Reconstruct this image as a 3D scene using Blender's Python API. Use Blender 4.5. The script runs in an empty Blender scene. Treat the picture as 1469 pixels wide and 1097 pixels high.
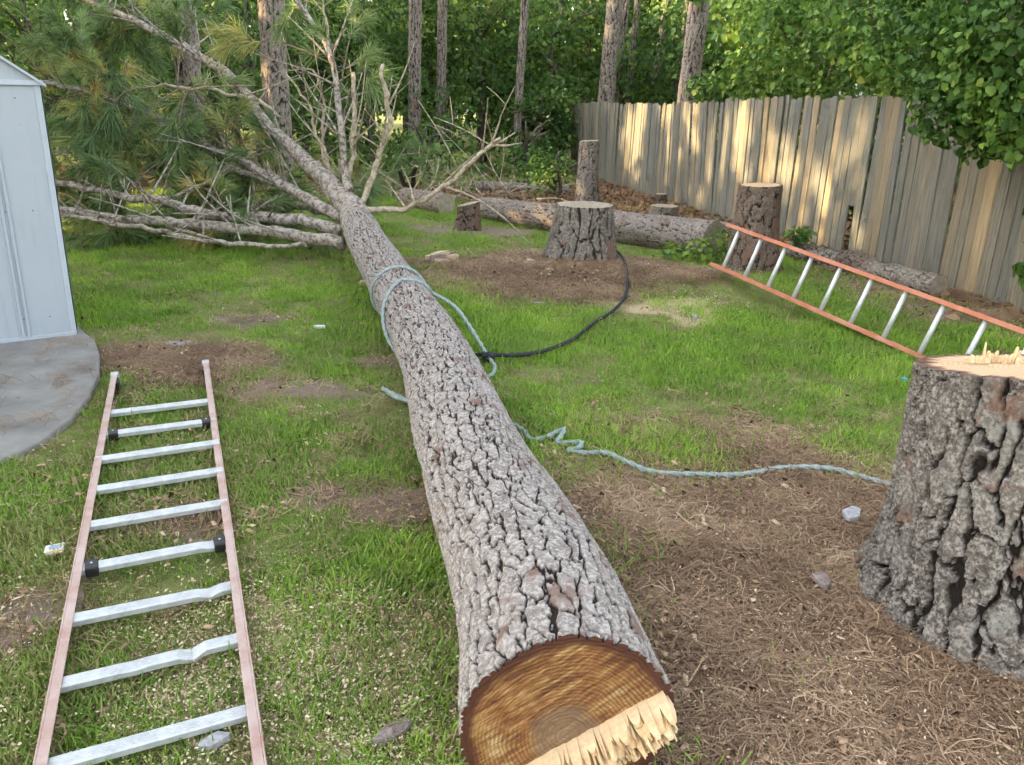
import bpy, math, random
import numpy as np

random.seed(7)
rng = np.random.default_rng(7)
scene = bpy.context.scene
COL = scene.collection

# ------------------------------------------------------------------ camera
TH, RO, CAM_H = math.radians(20.0), math.radians(1.5), 1.63
cam_data = bpy.data.cameras.new("camera")
cam = bpy.data.objects.new("camera", cam_data)
COL.objects.link(cam)
cam_data.sensor_width = 36.0
cam_data.lens = 36.0 * 1150.0 / 1469.0
cam_data.clip_start, cam_data.clip_end = 0.05, 400.0
cam.location = (0, 0, CAM_H)
from mathutils import Matrix, Vector
cam.rotation_mode = 'QUATERNION'
cam.rotation_quaternion = (Matrix.Rotation(math.pi / 2 - TH, 3, 'X') @ Matrix.Rotation(RO, 3, 'Z')).to_quaternion()
scene.camera = cam

# ------------------------------------------------------------------ light
SUN_EL, SUN_AZ = math.radians(17.0), math.radians(266.0)    # azimuth clockwise from +Y: the sun stands low on the left
world = bpy.data.worlds.new("World")
scene.world = world
world.use_nodes = True
wn = world.node_tree
bg = wn.nodes["Background"]
sky = wn.nodes.new("ShaderNodeTexSky")
sky.sky_type = 'NISHITA'
sky.sun_disc = False
sky.sun_elevation = SUN_EL
sky.sun_rotation = SUN_AZ
sky.air_density, sky.dust_density, sky.ozone_density = 1.0, 2.5, 1.0
hsv = wn.nodes.new("ShaderNodeHueSaturation")           # blue taken out of the skylight, in place of a white balance
hsv.inputs["Saturation"].default_value = 0.35
wn.links.new(sky.outputs["Color"], hsv.inputs["Color"])
wn.links.new(hsv.outputs["Color"], bg.inputs["Color"])
bg.inputs["Strength"].default_value = 0.15
sd = bpy.data.lights.new("sun", 'SUN')
sd.energy, sd.angle, sd.color = 3.4, math.radians(0.9), (1.0, 0.72, 0.37)
sun = bpy.data.objects.new("sun", sd)
COL.objects.link(sun)
SUN_DIR = Vector((math.sin(SUN_AZ) * math.cos(SUN_EL), math.cos(SUN_AZ) * math.cos(SUN_EL), math.sin(SUN_EL)))
sun.rotation_euler = SUN_DIR.to_track_quat('Z', 'Y').to_euler()
sun.location = SUN_DIR * 40
vs = scene.view_settings
vs.view_transform, vs.look, vs.gamma, vs.use_curve_mapping = 'Standard', 'None', 1.0, False
vs.exposure = 2.6
scene.cycles.use_adaptive_sampling = True
scene.cycles.adaptive_threshold = 0.03
scene.cycles.adaptive_min_samples = 12
scene.cycles.max_bounces = 4
scene.cycles.diffuse_bounces = 2
scene.cycles.transmission_bounces = 2
scene.cycles.glossy_bounces = 1
scene.cycles.transparent_max_bounces = 4
scene.cycles.caustics_reflective = False
scene.cycles.caustics_refractive = False

# ------------------------------------------------------------------ noise
def h2(ix, iy, seed):
    n = (ix.astype(np.int64) * 374761393 + iy.astype(np.int64) * 668265263 + seed * 974634777) & 0xffffffff
    n = ((n ^ (n >> 13)) * 1274126177) & 0xffffffff
    n = n ^ (n >> 16)
    return (n & 0xffffff).astype(np.float64) / float(0x1000000)

def vn(x, y, seed=0):
    ix, iy = np.floor(x), np.floor(y)
    fx, fy = x - ix, y - iy
    fx, fy = fx * fx * (3 - 2 * fx), fy * fy * (3 - 2 * fy)
    a, b = h2(ix, iy, seed), h2(ix + 1, iy, seed)
    c, d = h2(ix, iy + 1, seed), h2(ix + 1, iy + 1, seed)
    return (a * (1 - fx) + b * fx) * (1 - fy) + (c * (1 - fx) + d * fx) * fy

def fbm(x, y, octaves=4, seed=0):
    s, amp, tot = 0.0, 1.0, 0.0
    for o in range(octaves):
        s = s + amp * vn(x * 2 ** o, y * 2 ** o, seed + o * 17)
        tot += amp
        amp *= 0.5
    return s / tot

def sstep(a, b, x):
    t = np.clip((x - a) / (b - a), 0, 1)
    return t * t * (3 - 2 * t)

# ------------------------------------------------------------------ terrain
def ground_base(y):
    q = y - 3.2
    return -0.025 * (q + np.sqrt(q * q + 1)) / 2

def blob(x, y, cx, cy, rx, ry, soft=0.35, wob=0.35, seed=3):
    d = np.sqrt(((x - cx) / rx) ** 2 + ((y - cy) / ry) ** 2)
    d = d + (fbm(x * 2.3, y * 2.3, 4, seed) - 0.5) * 2 * wob
    return 1 - sstep(1 - soft, 1 + soft, d)

STRAW = [(1.15, 2.15, 1.05, 1.45), (0.40, 7.95, 1.30, 1.25), (1.50, 7.75, 0.6, 0.5), (-2.25, 4.90, 0.55, 0.33), (-1.98, 4.55, 0.25, 0.22)]
DIRT = [(-1.35, 4.33, 0.46, 0.17), (-1.75, 4.83, 0.30, 0.15), (-0.46, 2.95, 0.20, 0.20), (-0.82, 3.02, 0.14, 0.10), (-1.55, 2.10, 0.12, 0.2),
        (-0.72, 11.0, 0.9, 0.55), (-0.75, 8.4, 0.4, 0.35), (-1.0, 4.9, 0.4, 0.14), (-1.3, 2.75, 0.2, 0.16), (3.6, 7.8, 0.6, 1.2), (-2.0, 5.9, 0.3, 0.2)]
SAW = [(-0.32, 1.75, 0.34, 0.50), (-0.72, 1.85, 0.36, 0.45), (0.75, 1.7, 0.6, 0.5), (1.75, 7.9, 0.5, 0.35), (1.45, 6.35, 0.18, 0.40), (1.3, 6.7, 0.5, 0.3), (1.2, 7.3, 0.4, 0.3)]
LOG_A, LOG_B = (-2.0, 14.0), (2.35, 9.45)

def masks(x, y):
    straw = np.zeros_like(x)
    for i, b in enumerate(STRAW):
        straw = np.maximum(straw, blob(x, y, *b, seed=5 + i))
    beyond = ((x - LOG_A[0]) * (LOG_A[1] - LOG_B[1]) + (y - LOG_A[1]) * (LOG_B[0] - LOG_A[0])) / math.hypot(LOG_B[0] - LOG_A[0], LOG_B[1] - LOG_A[1])
    nz = (fbm(x * 1.1, y * 1.1, 4, 31) - 0.5) * 2.0
    litter = np.maximum(sstep(0.5, 1.4, beyond + nz) * sstep(-3.4, -1.8, x), sstep(14.5, 16.5, y + nz))
    litter = litter * (1 - sstep(17.0, 19.5, y + nz))
    fx = fence_x(y)
    litter = np.maximum(litter, sstep(0.9, 0.15, fx - x + nz * 0.5))
    litter = np.maximum(litter, sstep(-6.5, -8.5, x + nz))
    litter = litter * (1 - sstep(19.0, 22.0, y + nz))
    dirt = np.zeros_like(x)
    for i, b in enumerate(DIRT):
        dirt = np.maximum(dirt, blob(x, y, *b, soft=0.5, wob=0.55, seed=40 + i))
    saw = np.zeros_like(x)
    for i, b in enumerate(SAW):
        saw = np.maximum(saw, blob(x, y, *b, soft=0.6, wob=0.6, seed=60 + i))
    return straw, litter, dirt, saw

FENCE = np.array([(1.50, 23.0), (2.02, 20.5), (2.45, 18.3), (2.95, 15.5), (3.40, 12.9), (3.80, 10.9), (4.10, 9.3), (4.30, 8.0), (4.45, 7.0), (4.60, 6.0), (4.75, 5.0), (4.95, 3.5)])
def fence_x(y):
    o = np.argsort(FENCE[:, 1])
    return np.interp(y, FENCE[o, 1], FENCE[o, 0])

def gz(x, y):
    x, y = np.asarray(x, float), np.asarray(y, float)
    z = ground_base(y)
    z = z + 0.03 * np.exp(-(((x - 1.35) / 0.8) ** 2 + ((y - 2.3) / 1.0) ** 2))
    z = z + 0.10 * np.exp(-(((x - 0.75) / 1.1) ** 2 + ((y - 8.1) / 1.0) ** 2))
    z = z + 0.11 * np.exp(-(((x - 1.95) / 0.55) ** 2 + ((y - 7.5) / 0.6) ** 2))
    z = z + (fbm(x * 0.8, y * 0.8, 3, 11) - 0.5) * 0.03 + (fbm(x * 5, y * 5, 3, 12) - 0.5) * 0.012
    far = sstep(18, 60, np.hypot(x, y - 5))
    return z + far * (fbm(x * 0.06, y * 0.06, 3, 19) - 0.35) * 3.0

def gzs(x, y):
    return float(gz(np.array([x]), np.array([y]))[0])

# ------------------------------------------------------------------ mesh helpers
def new_mesh(name, verts, faces, attrs=None, smooth=False):
    verts = np.asarray(verts, np.float32)
    me = bpy.data.meshes.new(name)
    if isinstance(faces, np.ndarray):
        nf, k = faces.shape
        me.vertices.add(len(verts))
        me.vertices.foreach_set("co", verts.ravel())
        me.loops.add(nf * k)
        me.loops.foreach_set("vertex_index", faces.astype(np.int32).ravel())
        me.polygons.add(nf)
        me.polygons.foreach_set("loop_start", np.arange(0, nf * k, k, dtype=np.int32))
        me.update(calc_edges=True)
    else:
        me.from_pydata([tuple(map(float, v)) for v in verts], [], faces)
        me.update()
    if smooth and len(me.polygons):
        me.polygons.foreach_set("use_smooth", np.ones(len(me.polygons), bool))
    for k, a in (attrs or {}).items():
        at = me.attributes.new(k, 'FLOAT', 'POINT')
        at.data.foreach_set("value", np.asarray(a, np.float32).ravel())
    return me

def link(name, me, mat=None, parent=None, loc=None, rot=None):
    o = bpy.data.objects.new(name, me)
    COL.objects.link(o)
    if mat is not None and me is not None and not me.materials:
        me.materials.append(mat)
    if parent is not None:
        o.parent = parent
    if loc is not None:
        o.location = loc
    if rot is not None:
        o.rotation_euler = rot
    return o

def tag(o, label=None, cat=None, group=None, kind=None):
    if label: o["label"] = label
    if cat: o["category"] = cat
    if group: o["group"] = group
    if kind: o["kind"] = kind
    return o

def thing(name, label, cat, loc=(0, 0, 0), rz=0.0, group=None):
    o = link(name, None, None, None, loc, (0, 0, rz))
    o.empty_display_size = 0.1
    return tag(o, label, cat, group)

class MB:
    """collects polygons for one mesh"""
    def __init__(s):
        s.v, s.f = [], []
    def add(s, verts, faces):
        n = len(s.v)
        s.v += [tuple(map(float, q)) for q in verts]
        s.f += [tuple(i + n for i in f) for f in faces]
        return s
    def box(s, c, ax, ay, az):
        """box from centre and three half vectors"""
        c, ax, ay, az = (np.array(q, float) for q in (c, ax, ay, az))
        vs_ = [c + i * ax + j * ay + k * az for i in (-1, 1) for j in (-1, 1) for k in (-1, 1)]
        return s.add(vs_, [(0, 1, 3, 2), (4, 6, 7, 5), (0, 4, 5, 1), (2, 3, 7, 6), (0, 2, 6, 4), (1, 5, 7, 3)])
    def mesh(s, name, smooth=False):
        return new_mesh(name, np.array(s.v), s.f, smooth=smooth)

def bevel(o, w, seg=2):
    m = o.modifiers.new("bevel", 'BEVEL')
    m.width, m.segments, m.limit_method = w, seg, 'ANGLE'
    return o

def catmull(P, n):
    """P (k,d) control points -> n points along a Catmull-Rom spline, roughly even in length"""
    P = np.asarray(P, float)
    Q = np.vstack([2 * P[0] - P[1], P, 2 * P[-1] - P[-2]])
    seg = np.linalg.norm(np.diff(P[:, :3], axis=0), axis=1)
    cum = np.concatenate([[0], np.cumsum(seg)])
    n = n if not np.isscalar(n) else np.linspace(0, 1, n)
    t = np.interp(n * cum[-1], cum, np.arange(len(P)))
    i = np.minimum(t.astype(int), len(P) - 2)
    u = (t - i)[:, None]
    p0, p1, p2, p3 = Q[i], Q[i + 1], Q[i + 2], Q[i + 3]
    return 0.5 * ((2 * p1) + (-p0 + p2) * u + (2 * p0 - 5 * p1 + 4 * p2 - p3) * u ** 2 + (-p0 + 3 * p1 - 3 * p2 + p3) * u ** 3)

def frames(C, up=(0, 0, 1)):
    T = np.gradient(C, axis=0)
    T /= np.linalg.norm(T, axis=1)[:, None] + 1e-9
    up = np.array(up, float)
    if abs(T.mean(0) @ up) > 0.9 * np.linalg.norm(T.mean(0)):
        up = np.array([0.0, -1.0, 0.0])
    A = up[None] - (T @ up)[:, None] * T
    A /= np.linalg.norm(A, axis=1)[:, None] + 1e-9
    B = np.cross(T, A)
    return T, A, B

def grid_faces(nr, nc, off=0):
    r, c = np.meshgrid(np.arange(nr - 1), np.arange(nc), indexing='ij')
    c2 = (c + 1) % nc
    return np.stack([r * nc + c, r * nc + c2, (r + 1) * nc + c2, (r + 1) * nc + c], -1).reshape(-1, 4) + off

def tube(C, R, nc=8, theta=None, disp=None, caps=True):
    """C (n,3), R (n,), disp (n,nc) -> verts, quad faces (caps closed to a centre point by quads)"""
    C = np.asarray(C, float)
    T, A, B = frames(C)
    th = np.linspace(0, 2 * np.pi, nc, endpoint=False) if theta is None else theta
    rad = np.repeat(np.asarray(R, float)[:, None], nc, 1)
    if disp is not None:
        rad = rad + disp
    V = C[:, None] + rad[..., None] * (np.cos(th)[None, :, None] * A[:, None] + np.sin(th)[None, :, None] * B[:, None])
    V = V.reshape(-1, 3)
    F = grid_faces(len(C), nc)
    if caps:
        n = len(V)
        V = np.vstack([V, C[0] - T[0] * R[0] * 0.1, C[-1] + T[-1] * R[-1] * 0.3])
        extra = []
        for j in range(0, nc, 2):
            a, b, c_ = j, (j + 1) % nc, (j + 2) % nc
            extra.append((n, c_, b, a))
            o = (len(C) - 1) * nc
            extra.append((n + 1, o + a, o + b, o + c_))
        F = np.vstack([F, np.array(extra)])
    return V, F

class Bag:
    """numpy quads or tris gathered into one mesh"""
    def __init__(s):
        s.v, s.f, s.a, s.n = [], [], [], 0
    def add(s, V, F, a=None):
        s.v.append(np.asarray(V, float)); s.f.append(np.asarray(F) + s.n)
        s.a.append(np.full(len(V), 0.5) if a is None else np.broadcast_to(np.asarray(a, float), (len(V),)))
        s.n += len(V)
    def mesh(s, name, attr="tint", smooth=False):
        return new_mesh(name, np.vstack(s.v), np.vstack(s.f), {attr: np.concatenate(s.a)}, smooth)

def cells(u, v, nu, seed, su, sv):
    """Voronoi in cell units, periodic in u: (metres to the nearest joint, id); a cell is su by sv metres"""
    iu, iv = np.floor(u), np.floor(v)
    z = np.zeros(u.shape)
    f1, f2, idd = z + 9.0, z + 9.0, z.copy()
    a1, b1, a2, b2 = z.copy(), z.copy(), z.copy(), z.copy()
    for du in (-1, 0, 1):
        for dv in (-1, 0, 1):
            cu, cv = iu + du, iv + dv
            wu = np.mod(cu, nu)
            pa = cu + 0.1 + 0.8 * h2(wu, cv, seed) - u
            pb = cv + 0.1 + 0.8 * h2(wu, cv, seed + 1) - v
            d = np.sqrt(pa * pa + pb * pb)
            m = d < f1
            k = (~m) & (d < f2)
            f2 = np.where(m, f1, np.where(k, d, f2))
            a2 = np.where(m, a1, np.where(k, pa, a2)); b2 = np.where(m, b1, np.where(k, pb, b2))
            idd = np.where(m, h2(wu, cv, seed + 2), idd)
            f1 = np.where(m, d, f1); a1 = np.where(m, pa, a1); b1 = np.where(m, pb, b1)
    L = np.sqrt((a2 - a1) ** 2 + (b2 - b1) ** 2) + 1e-6
    na, nb = (a2 - a1) / L, (b2 - b1) / L
    return (f2 * f2 - f1 * f1) / (2 * L) / np.sqrt((na / su) ** 2 + (nb / sv) ** 2), idd

def bark_field(theta, s, nu, plate, seed, rad, warp=0.5, layers=True, wide=0.008, broken=0.5, fine=0.16, terrace=0.6):
    """theta (rad), s (m) grids -> relief 0..1, crack 0..1 (1 = plate), id"""
    u = theta / (2 * np.pi) * nu
    v = s / plate
    cu, cv = np.cos(theta) * nu * 0.16, np.sin(theta) * nu * 0.16
    ar = plate * nu / 6.28 * 0.5                       # keeps the warp noise about as long as wide
    n1 = fbm(cu * 1.3 + v * 1.3, cv * 1.3 - v * 1.0, 5, seed + 5) - 0.5
    n2 = fbm(cu * 1.3 - v * 1.1 + 40, cv * 1.3 + v * 1.5, 5, seed + 9) - 0.5
    u2, v2 = u + n1 * warp * 2.6, v + n2 * warp * 2.4
    d, idd = cells(u2, v2, nu, seed, 2 * np.pi * rad / nu, plate)
    rag = fbm(cu * 7 + v * 6, cv * 7 - v * 5, 3, seed + 21)
    wv = wide * (0.45 + 1.1 * fbm(cu * 1.5 - v, cv * 1.5 + v * 0.8, 2, seed + 33))
    plate_h = sstep(0.45 * wv, wv, d + (rag - 0.5) * 1.1 * wide)
    heal = sstep(broken, broken + 0.10, fbm(cu * 2.0 + v * 1.2 + 9, cv * 2.0 - v * 1.4, 2, seed + 44))
    plate_h = np.maximum(plate_h, heal * 0.8)
    tz = fbm(cu * 3.1 + v * 1.7, cv * 3.1 - v * 1.9, 4, seed + 60)
    q = tz * 9.0
    terr = (np.floor(q) + sstep(0.42, 0.58, q - np.floor(q))) / 9.0       # flaked layers
    rel = plate_h * (0.62 + 0.20 * idd + terrace * (terr - 0.45))
    if layers:
        rel = rel + fine * (fbm(cu * 11 + v * 7, cv * 11 - v * 8, 3, seed + 70) - 0.5) * (0.35 + plate_h)
    return rel, plate_h, idd

def bark_trunk(C, R, rows, nc, nu, plate, depth, seed, top_bias=1.0, flare=None, layers=True, wide=0.008, broken=0.56, warp=0.5, fine=0.16):
    """displaced trunk round control points C with radii R (a column of radii); returns mesh arrays"""
    P = catmull(np.column_stack([C, R]), rows)
    C_, R_ = P[:, :3], P[:, 3]
    s = np.concatenate([[0], np.cumsum(np.linalg.norm(np.diff(C_, axis=0), axis=1))])
    t = np.linspace(-1, 1, nc, endpoint=False)
    th = np.sign(t) * np.abs(t) ** top_bias * np.pi
    TH_, S_ = np.meshgrid(th, s)
    rel, crack, idd = bark_field(TH_, S_, nu, plate, seed, R_[:, None], layers=layers, wide=wide, broken=broken, warp=warp, fine=fine)
    disp = (rel - 0.55) * depth
    cu, cv = np.cos(TH_), np.sin(TH_)
    disp = disp + (fbm(cu * 1.6 + S_ * 1.2, cv * 1.6 - S_ * 0.9, 3, seed + 90) - 0.5) * 0.14 * R_[:, None]
    if flare is not None:
        disp = disp + flare(TH_, S_)
    V, F = tube(C_, R_, nc, th, disp, caps=False)
    return V, F, {"crack": crack.ravel(), "cell": idd.ravel()}, C_, R_, disp, th

# ------------------------------------------------------------------ materials
def material(name):
    m = bpy.data.materials.new(name)
    m.use_nodes = True
    nt = m.node_tree
    return m, nt, nt.nodes["Principled BSDF"]

def node(nt, kind, **kw):
    n = nt.nodes.new(kind)
    for k, v in kw.items():
        if k.startswith("i_"):
            key = k[2:]
            key = int(key) if key.isdigit() else key.replace("__", " ")
            if isinstance(v, bpy.types.NodeSocket):
                nt.links.new(v, n.inputs[key])
            else:
                n.inputs[key].default_value = v
        else:
            setattr(n, k, v)
    return n

def attr(nt, name, typ='GEOMETRY'):
    return node(nt, "ShaderNodeAttribute", attribute_name=name, attribute_type=typ).outputs["Fac"]

def ramp(nt, fac, stops, interp='LINEAR'):
    r = nt.nodes.new("ShaderNodeValToRGB")
    r.color_ramp.interpolation = interp
    e = r.color_ramp.elements
    while len(e) < len(stops):
        e.new(0.5)
    for q, (p, c) in zip(e, stops):
        q.position = p
        q.color = (*c, 1) if len(c) == 3 else c
    nt.links.new(fac, r.inputs["Fac"])
    return r.outputs["Color"]

def mix(nt, fac, a, b, mode='MIX'):
    n = nt.nodes.new("ShaderNodeMix")
    n.data_type = 'RGBA'
    n.blend_type = mode
    for sock, val in ((n.inputs["Factor"], fac), (n.inputs["A"], a), (n.inputs["B"], b)):
        if isinstance(val, bpy.types.NodeSocket):
            nt.links.new(val, sock)
        elif sock.type == 'RGBA':
            sock.default_value = (*val, 1) if len(val) == 3 else val
        else:
            sock.default_value = val
    return [o for o in n.outputs if o.type == 'RGBA'][0]

def coords(nt, scale=(1, 1, 1), kind="Object"):
    tc = nt.nodes.new("ShaderNodeTexCoord")
    mp = node(nt, "ShaderNodeMapping", i_Scale=scale)
    nt.links.new(tc.outputs[kind], mp.inputs["Vector"])
    return mp.outputs["Vector"]

def noise(nt, vec, scale, detail=4, rough=0.55):
    return node(nt, "ShaderNodeTexNoise", i_Vector=vec, i_Scale=scale, i_Detail=detail, i_Roughness=rough).outputs["Fac"]

def math_(nt, op, a, b=0.0):
    n = nt.nodes.new("ShaderNodeMath")
    n.operation = op
    for s_, v in zip(n.inputs, (a, b)):
        if isinstance(v, bpy.types.NodeSocket): nt.links.new(v, s_)
        else: s_.default_value = v
    return n.outputs[0]

def bump(nt, bsdf, h, strength=0.5, dist=0.01):
    b = node(nt, "ShaderNodeBump", i_Strength=strength, i_Distance=dist, i_Height=h)
    nt.links.new(b.outputs["Normal"], bsdf.inputs["Normal"])

def bark_material(name, light, dark, crack, lichen=(0.45, 0.50, 0.44), lich=0.62, red=(0.20, 0.115, 0.08), redth=0.665, ns=1.0):
    m, nt, b = material(name)
    v = coords(nt)
    n1 = noise(nt, v, 9 * ns, 5)
    n2 = noise(nt, v, 75 * ns, 5, 0.75)
    base = mix(nt, ramp(nt, n2, [(0.43, (0, 0, 0)), (0.58, (1, 1, 1))]), dark, light)
    n4 = noise(nt, v, 26 * ns, 4, 0.7)
    base = mix(nt, ramp(nt, n4, [(0.50, (0, 0, 0)), (0.60, (0.7, 0.7, 0.7))]), base, dark)
    base = mix(nt, math_(nt, 'MULTIPLY', attr(nt, "cell"), 0.28), base, light)
    base = mix(nt, ramp(nt, math_(nt, 'ADD', math_(nt, 'MULTIPLY', n1, 0.6), math_(nt, 'MULTIPLY', attr(nt, "cell"), 0.4)), [(redth, (0, 0, 0)), (redth + 0.06, (0.8, 0.8, 0.8))]), base, red)
    n3 = noise(nt, v, 5 * ns, 6, 0.7)
    base = mix(nt, ramp(nt, n3, [(lich, (0, 0, 0)), (lich + 0.07, (0.75, 0.75, 0.75))]), base, lichen)
    col = mix(nt, ramp(nt, attr(nt, "crack"), [(0.05, (0, 0, 0)), (0.75, (1, 1, 1))]), crack, base)
    nt.links.new(col, b.inputs["Base Color"])
    b.inputs["Roughness"].default_value = 0.9
    b.inputs["Specular IOR Level"].default_value = 0.2
    bump(nt, b, mix(nt, 0.4, n2, noise(nt, v, 170 * ns, 3)), 0.85, 0.008)
    return m

M = {}
M["bark_grey"] = bark_material("bark_grey", (0.54, 0.50, 0.46), (0.21, 0.175, 0.15), (0.028, 0.02, 0.016), lich=0.66)
M["bark_dark"] = bark_material("bark_dark", (0.37, 0.34, 0.30), (0.075, 0.060, 0.05), (0.022, 0.017, 0.014), lichen=(0.31, 0.31, 0.28), lich=0.60)
M["bark_mid"] = bark_material("bark_mid", (0.31, 0.28, 0.24), (0.13, 0.108, 0.088), (0.05, 0.04, 0.032), lich=0.66, ns=0.6)
M["bark_red"] = bark_material("bark_red", (0.25, 0.195, 0.155), (0.105, 0.075, 0.057), (0.025, 0.017, 0.012), lich=0.74, redth=0.6, ns=0.8)
M["bark_log"] = bark_material("bark_log", (0.35, 0.31, 0.275), (0.16, 0.13, 0.11), (0.04, 0.03, 0.024), lich=0.70, ns=0.7)
M["bark_stand"] = bark_material("bark_stand", (0.36, 0.31, 0.265), (0.15, 0.12, 0.10), (0.035, 0.027, 0.022), lich=0.74, redth=0.8, ns=0.5)
M["bark_far"] = bark_material("bark_far", (0.34, 0.295, 0.25), (0.15, 0.125, 0.105), (0.03, 0.024, 0.02), lich=0.70, ns=0.35)

def twig_material(name, a, b_):
    m, nt, b = material(name)
    v = coords(nt)
    n = noise(nt, v, 20, 6, 0.75)
    nt.links.new(mix(nt, ramp(nt, n, [(0.42, (0, 0, 0)), (0.56, (1, 1, 1))]), a, b_), b.inputs["Base Color"])
    b.inputs["Roughness"].default_value = 0.85
    bump(nt, b, n, 0.8, 0.01)
    return m
M["limb"] = twig_material("limb_bark", (0.14, 0.105, 0.08), (0.46, 0.41, 0.35))
M["dead_limb"] = twig_material("dead_limb_bark", (0.28, 0.22, 0.15), (0.52, 0.45, 0.33))
M["twig"] = twig_material("twig_bark", (0.12, 0.085, 0.06), (0.25, 0.19, 0.13))

def leaf_material(name, stops, rough=0.5, trans=0.35, obj_var=0.25, spec=0.4):
    """tint attribute 0..1 runs along the stops; translucent blades"""
    m, nt, b = material(name)
    oi = nt.nodes.new("ShaderNodeObjectInfo")
    t = math_(nt, 'ADD', attr(nt, "tint"), math_(nt, 'MULTIPLY', math_(nt, 'SUBTRACT', oi.outputs["Random"], 0.5), obj_var))
    col = ramp(nt, t, stops)
    nt.links.new(col, b.inputs["Base Color"])
    b.inputs["Roughness"].default_value = rough
    b.inputs["Specular IOR Level"].default_value = spec
    tr = node(nt, "ShaderNodeBsdfTranslucent", i_Color=col)
    mx = node(nt, "ShaderNodeMixShader", i_Fac=trans)
    nt.links.new(b.outputs[0], mx.inputs[1]); nt.links.new(tr.outputs[0], mx.inputs[2])
    nt.links.new(mx.outputs[0], nt.nodes["Material Output"].inputs["Surface"])
    return m
M["leaf_wood"] = leaf_material("understorey_leaf", [(0.0, (0.04, 0.095, 0.025)), (0.5, (0.10, 0.20, 0.045)), (1.0, (0.25, 0.36, 0.08))], trans=0.45)
M["leaf_vine"] = leaf_material("vine_leaf", [(0.0, (0.045, 0.11, 0.022)), (0.4, (0.13, 0.25, 0.045)), (0.75, (0.26, 0.39, 0.07)), (1.0, (0.47, 0.52, 0.11))], trans=0.4, obj_var=0.35)
M["needle"] = leaf_material("pine_needle", [(0.0, (0.095, 0.175, 0.065)), (0.6, (0.21, 0.315, 0.11)), (0.9, (0.35, 0.41, 0.13)), (1.0, (0.55, 0.44, 0.13))], trans=0.25)
M["leaf_shade"] = leaf_material("oak_leaf", [(0.0, (0.03, 0.07, 0.02)), (1.0, (0.09, 0.16, 0.03))], trans=0.15)

def inst_material(name, stops, rough=0.55, trans=0.3, own=0.7):
    """colour from the instancer's tint plus the blade's own tint"""
    m, nt, b = material(name)
    t = math_(nt, 'ADD', math_(nt, 'MULTIPLY', attr(nt, "ptint", 'INSTANCER'), own), math_(nt, 'MULTIPLY', attr(nt, "tint"), 1 - own))
    col = ramp(nt, t, stops)
    nt.links.new(col, b.inputs["Base Color"])
    b.inputs["Roughness"].default_value = rough
    b.inputs["Specular IOR Level"].default_value = 0.3
    if trans:
        tr = node(nt, "ShaderNodeBsdfTranslucent", i_Color=col)
        mx = node(nt, "ShaderNodeMixShader", i_Fac=trans)
        nt.links.new(b.outputs[0], mx.inputs[1]); nt.links.new(tr.outputs[0], mx.inputs[2])
        nt.links.new(mx.outputs[0], nt.nodes["Material Output"].inputs["Surface"])
    return m
M["grass"] = inst_material("grass_blade", [(0.0, (0.52, 0.42, 0.24)), (0.14, (0.38, 0.36, 0.14)), (0.4, (0.19, 0.34, 0.05)), (0.75, (0.33, 0.52, 0.065)), (1.0, (0.50, 0.64, 0.12))], trans=0.4)
M["straw"] = inst_material("pine_straw", [(0.0, (0.09, 0.05, 0.030)), (0.4, (0.26, 0.165, 0.100)), (0.72, (0.49, 0.335, 0.205)), (1.0, (0.78, 0.62, 0.43))], 0.7, 0.0, 0.55)
M["chips"] = inst_material("sawdust_chips", [(0.0, (0.45, 0.33, 0.19)), (0.5, (0.66, 0.53, 0.34)), (1.0, (0.80, 0.70, 0.50))], 0.8, 0.0)
M["dead_leaf"] = inst_material("dead_leaf", [(0.0, (0.14, 0.08, 0.05)), (0.5, (0.28, 0.17, 0.10)), (1.0, (0.42, 0.29, 0.18))], 0.7, 0.1)

def ground_material():
    m, nt, b = material("lawn_soil")
    v = coords(nt)
    n1 = noise(nt, v, 14, 6, 0.7)
    n2 = noise(nt, v, 70, 4, 0.7)
    soil = mix(nt, n2, (0.16, 0.12, 0.085), (0.36, 0.29, 0.23))
    thatch = mix(nt, n1, (0.11, 0.145, 0.040), (0.28, 0.28, 0.11))
    n3 = noise(nt, v, 28, 5, 0.8)
    straw = mix(nt, ramp(nt, n3, [(0.38, (0, 0, 0)), (0.64, (1, 1, 1))]), (0.05, 0.030, 0.019), (0.25, 0.16, 0.10))
    litter = mix(nt, n1, (0.11, 0.06, 0.035), (0.34, 0.19, 0.10))
    saw = mix(nt, n2, (0.42, 0.30, 0.17), (0.70, 0.57, 0.38))
    def soft(a, amt):
        return ramp(nt, math_(nt, 'ADD', attr(nt, a), math_(nt, 'MULTIPLY', math_(nt, 'SUBTRACT', n1, 0.5), amt)), [(0.38, (0, 0, 0)), (0.62, (1, 1, 1))])
    c = mix(nt, soft("dirt", 0.9), thatch, soil)
    c = mix(nt, soft("litter", 0.8), c, litter)
    c = mix(nt, soft("straw", 0.8), c, straw)
    c = mix(nt, ramp(nt, math_(nt, 'ADD', math_(nt, 'MULTIPLY', attr(nt, "saw"), 0.55), math_(nt, 'MULTIPLY', n2, 0.5)), [(0.58, (0, 0, 0)), (0.72, (0.85, 0.85, 0.85))]), c, saw)
    nt.links.new(c, b.inputs["Base Color"])
    b.inputs["Roughness"].default_value = 0.95
    b.inputs["Specular IOR Level"].default_value = 0.1
    bump(nt, b, mix(nt, 0.5, n1, n2), 0.9, 0.02)
    return m
M["ground"] = ground_material()

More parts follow.
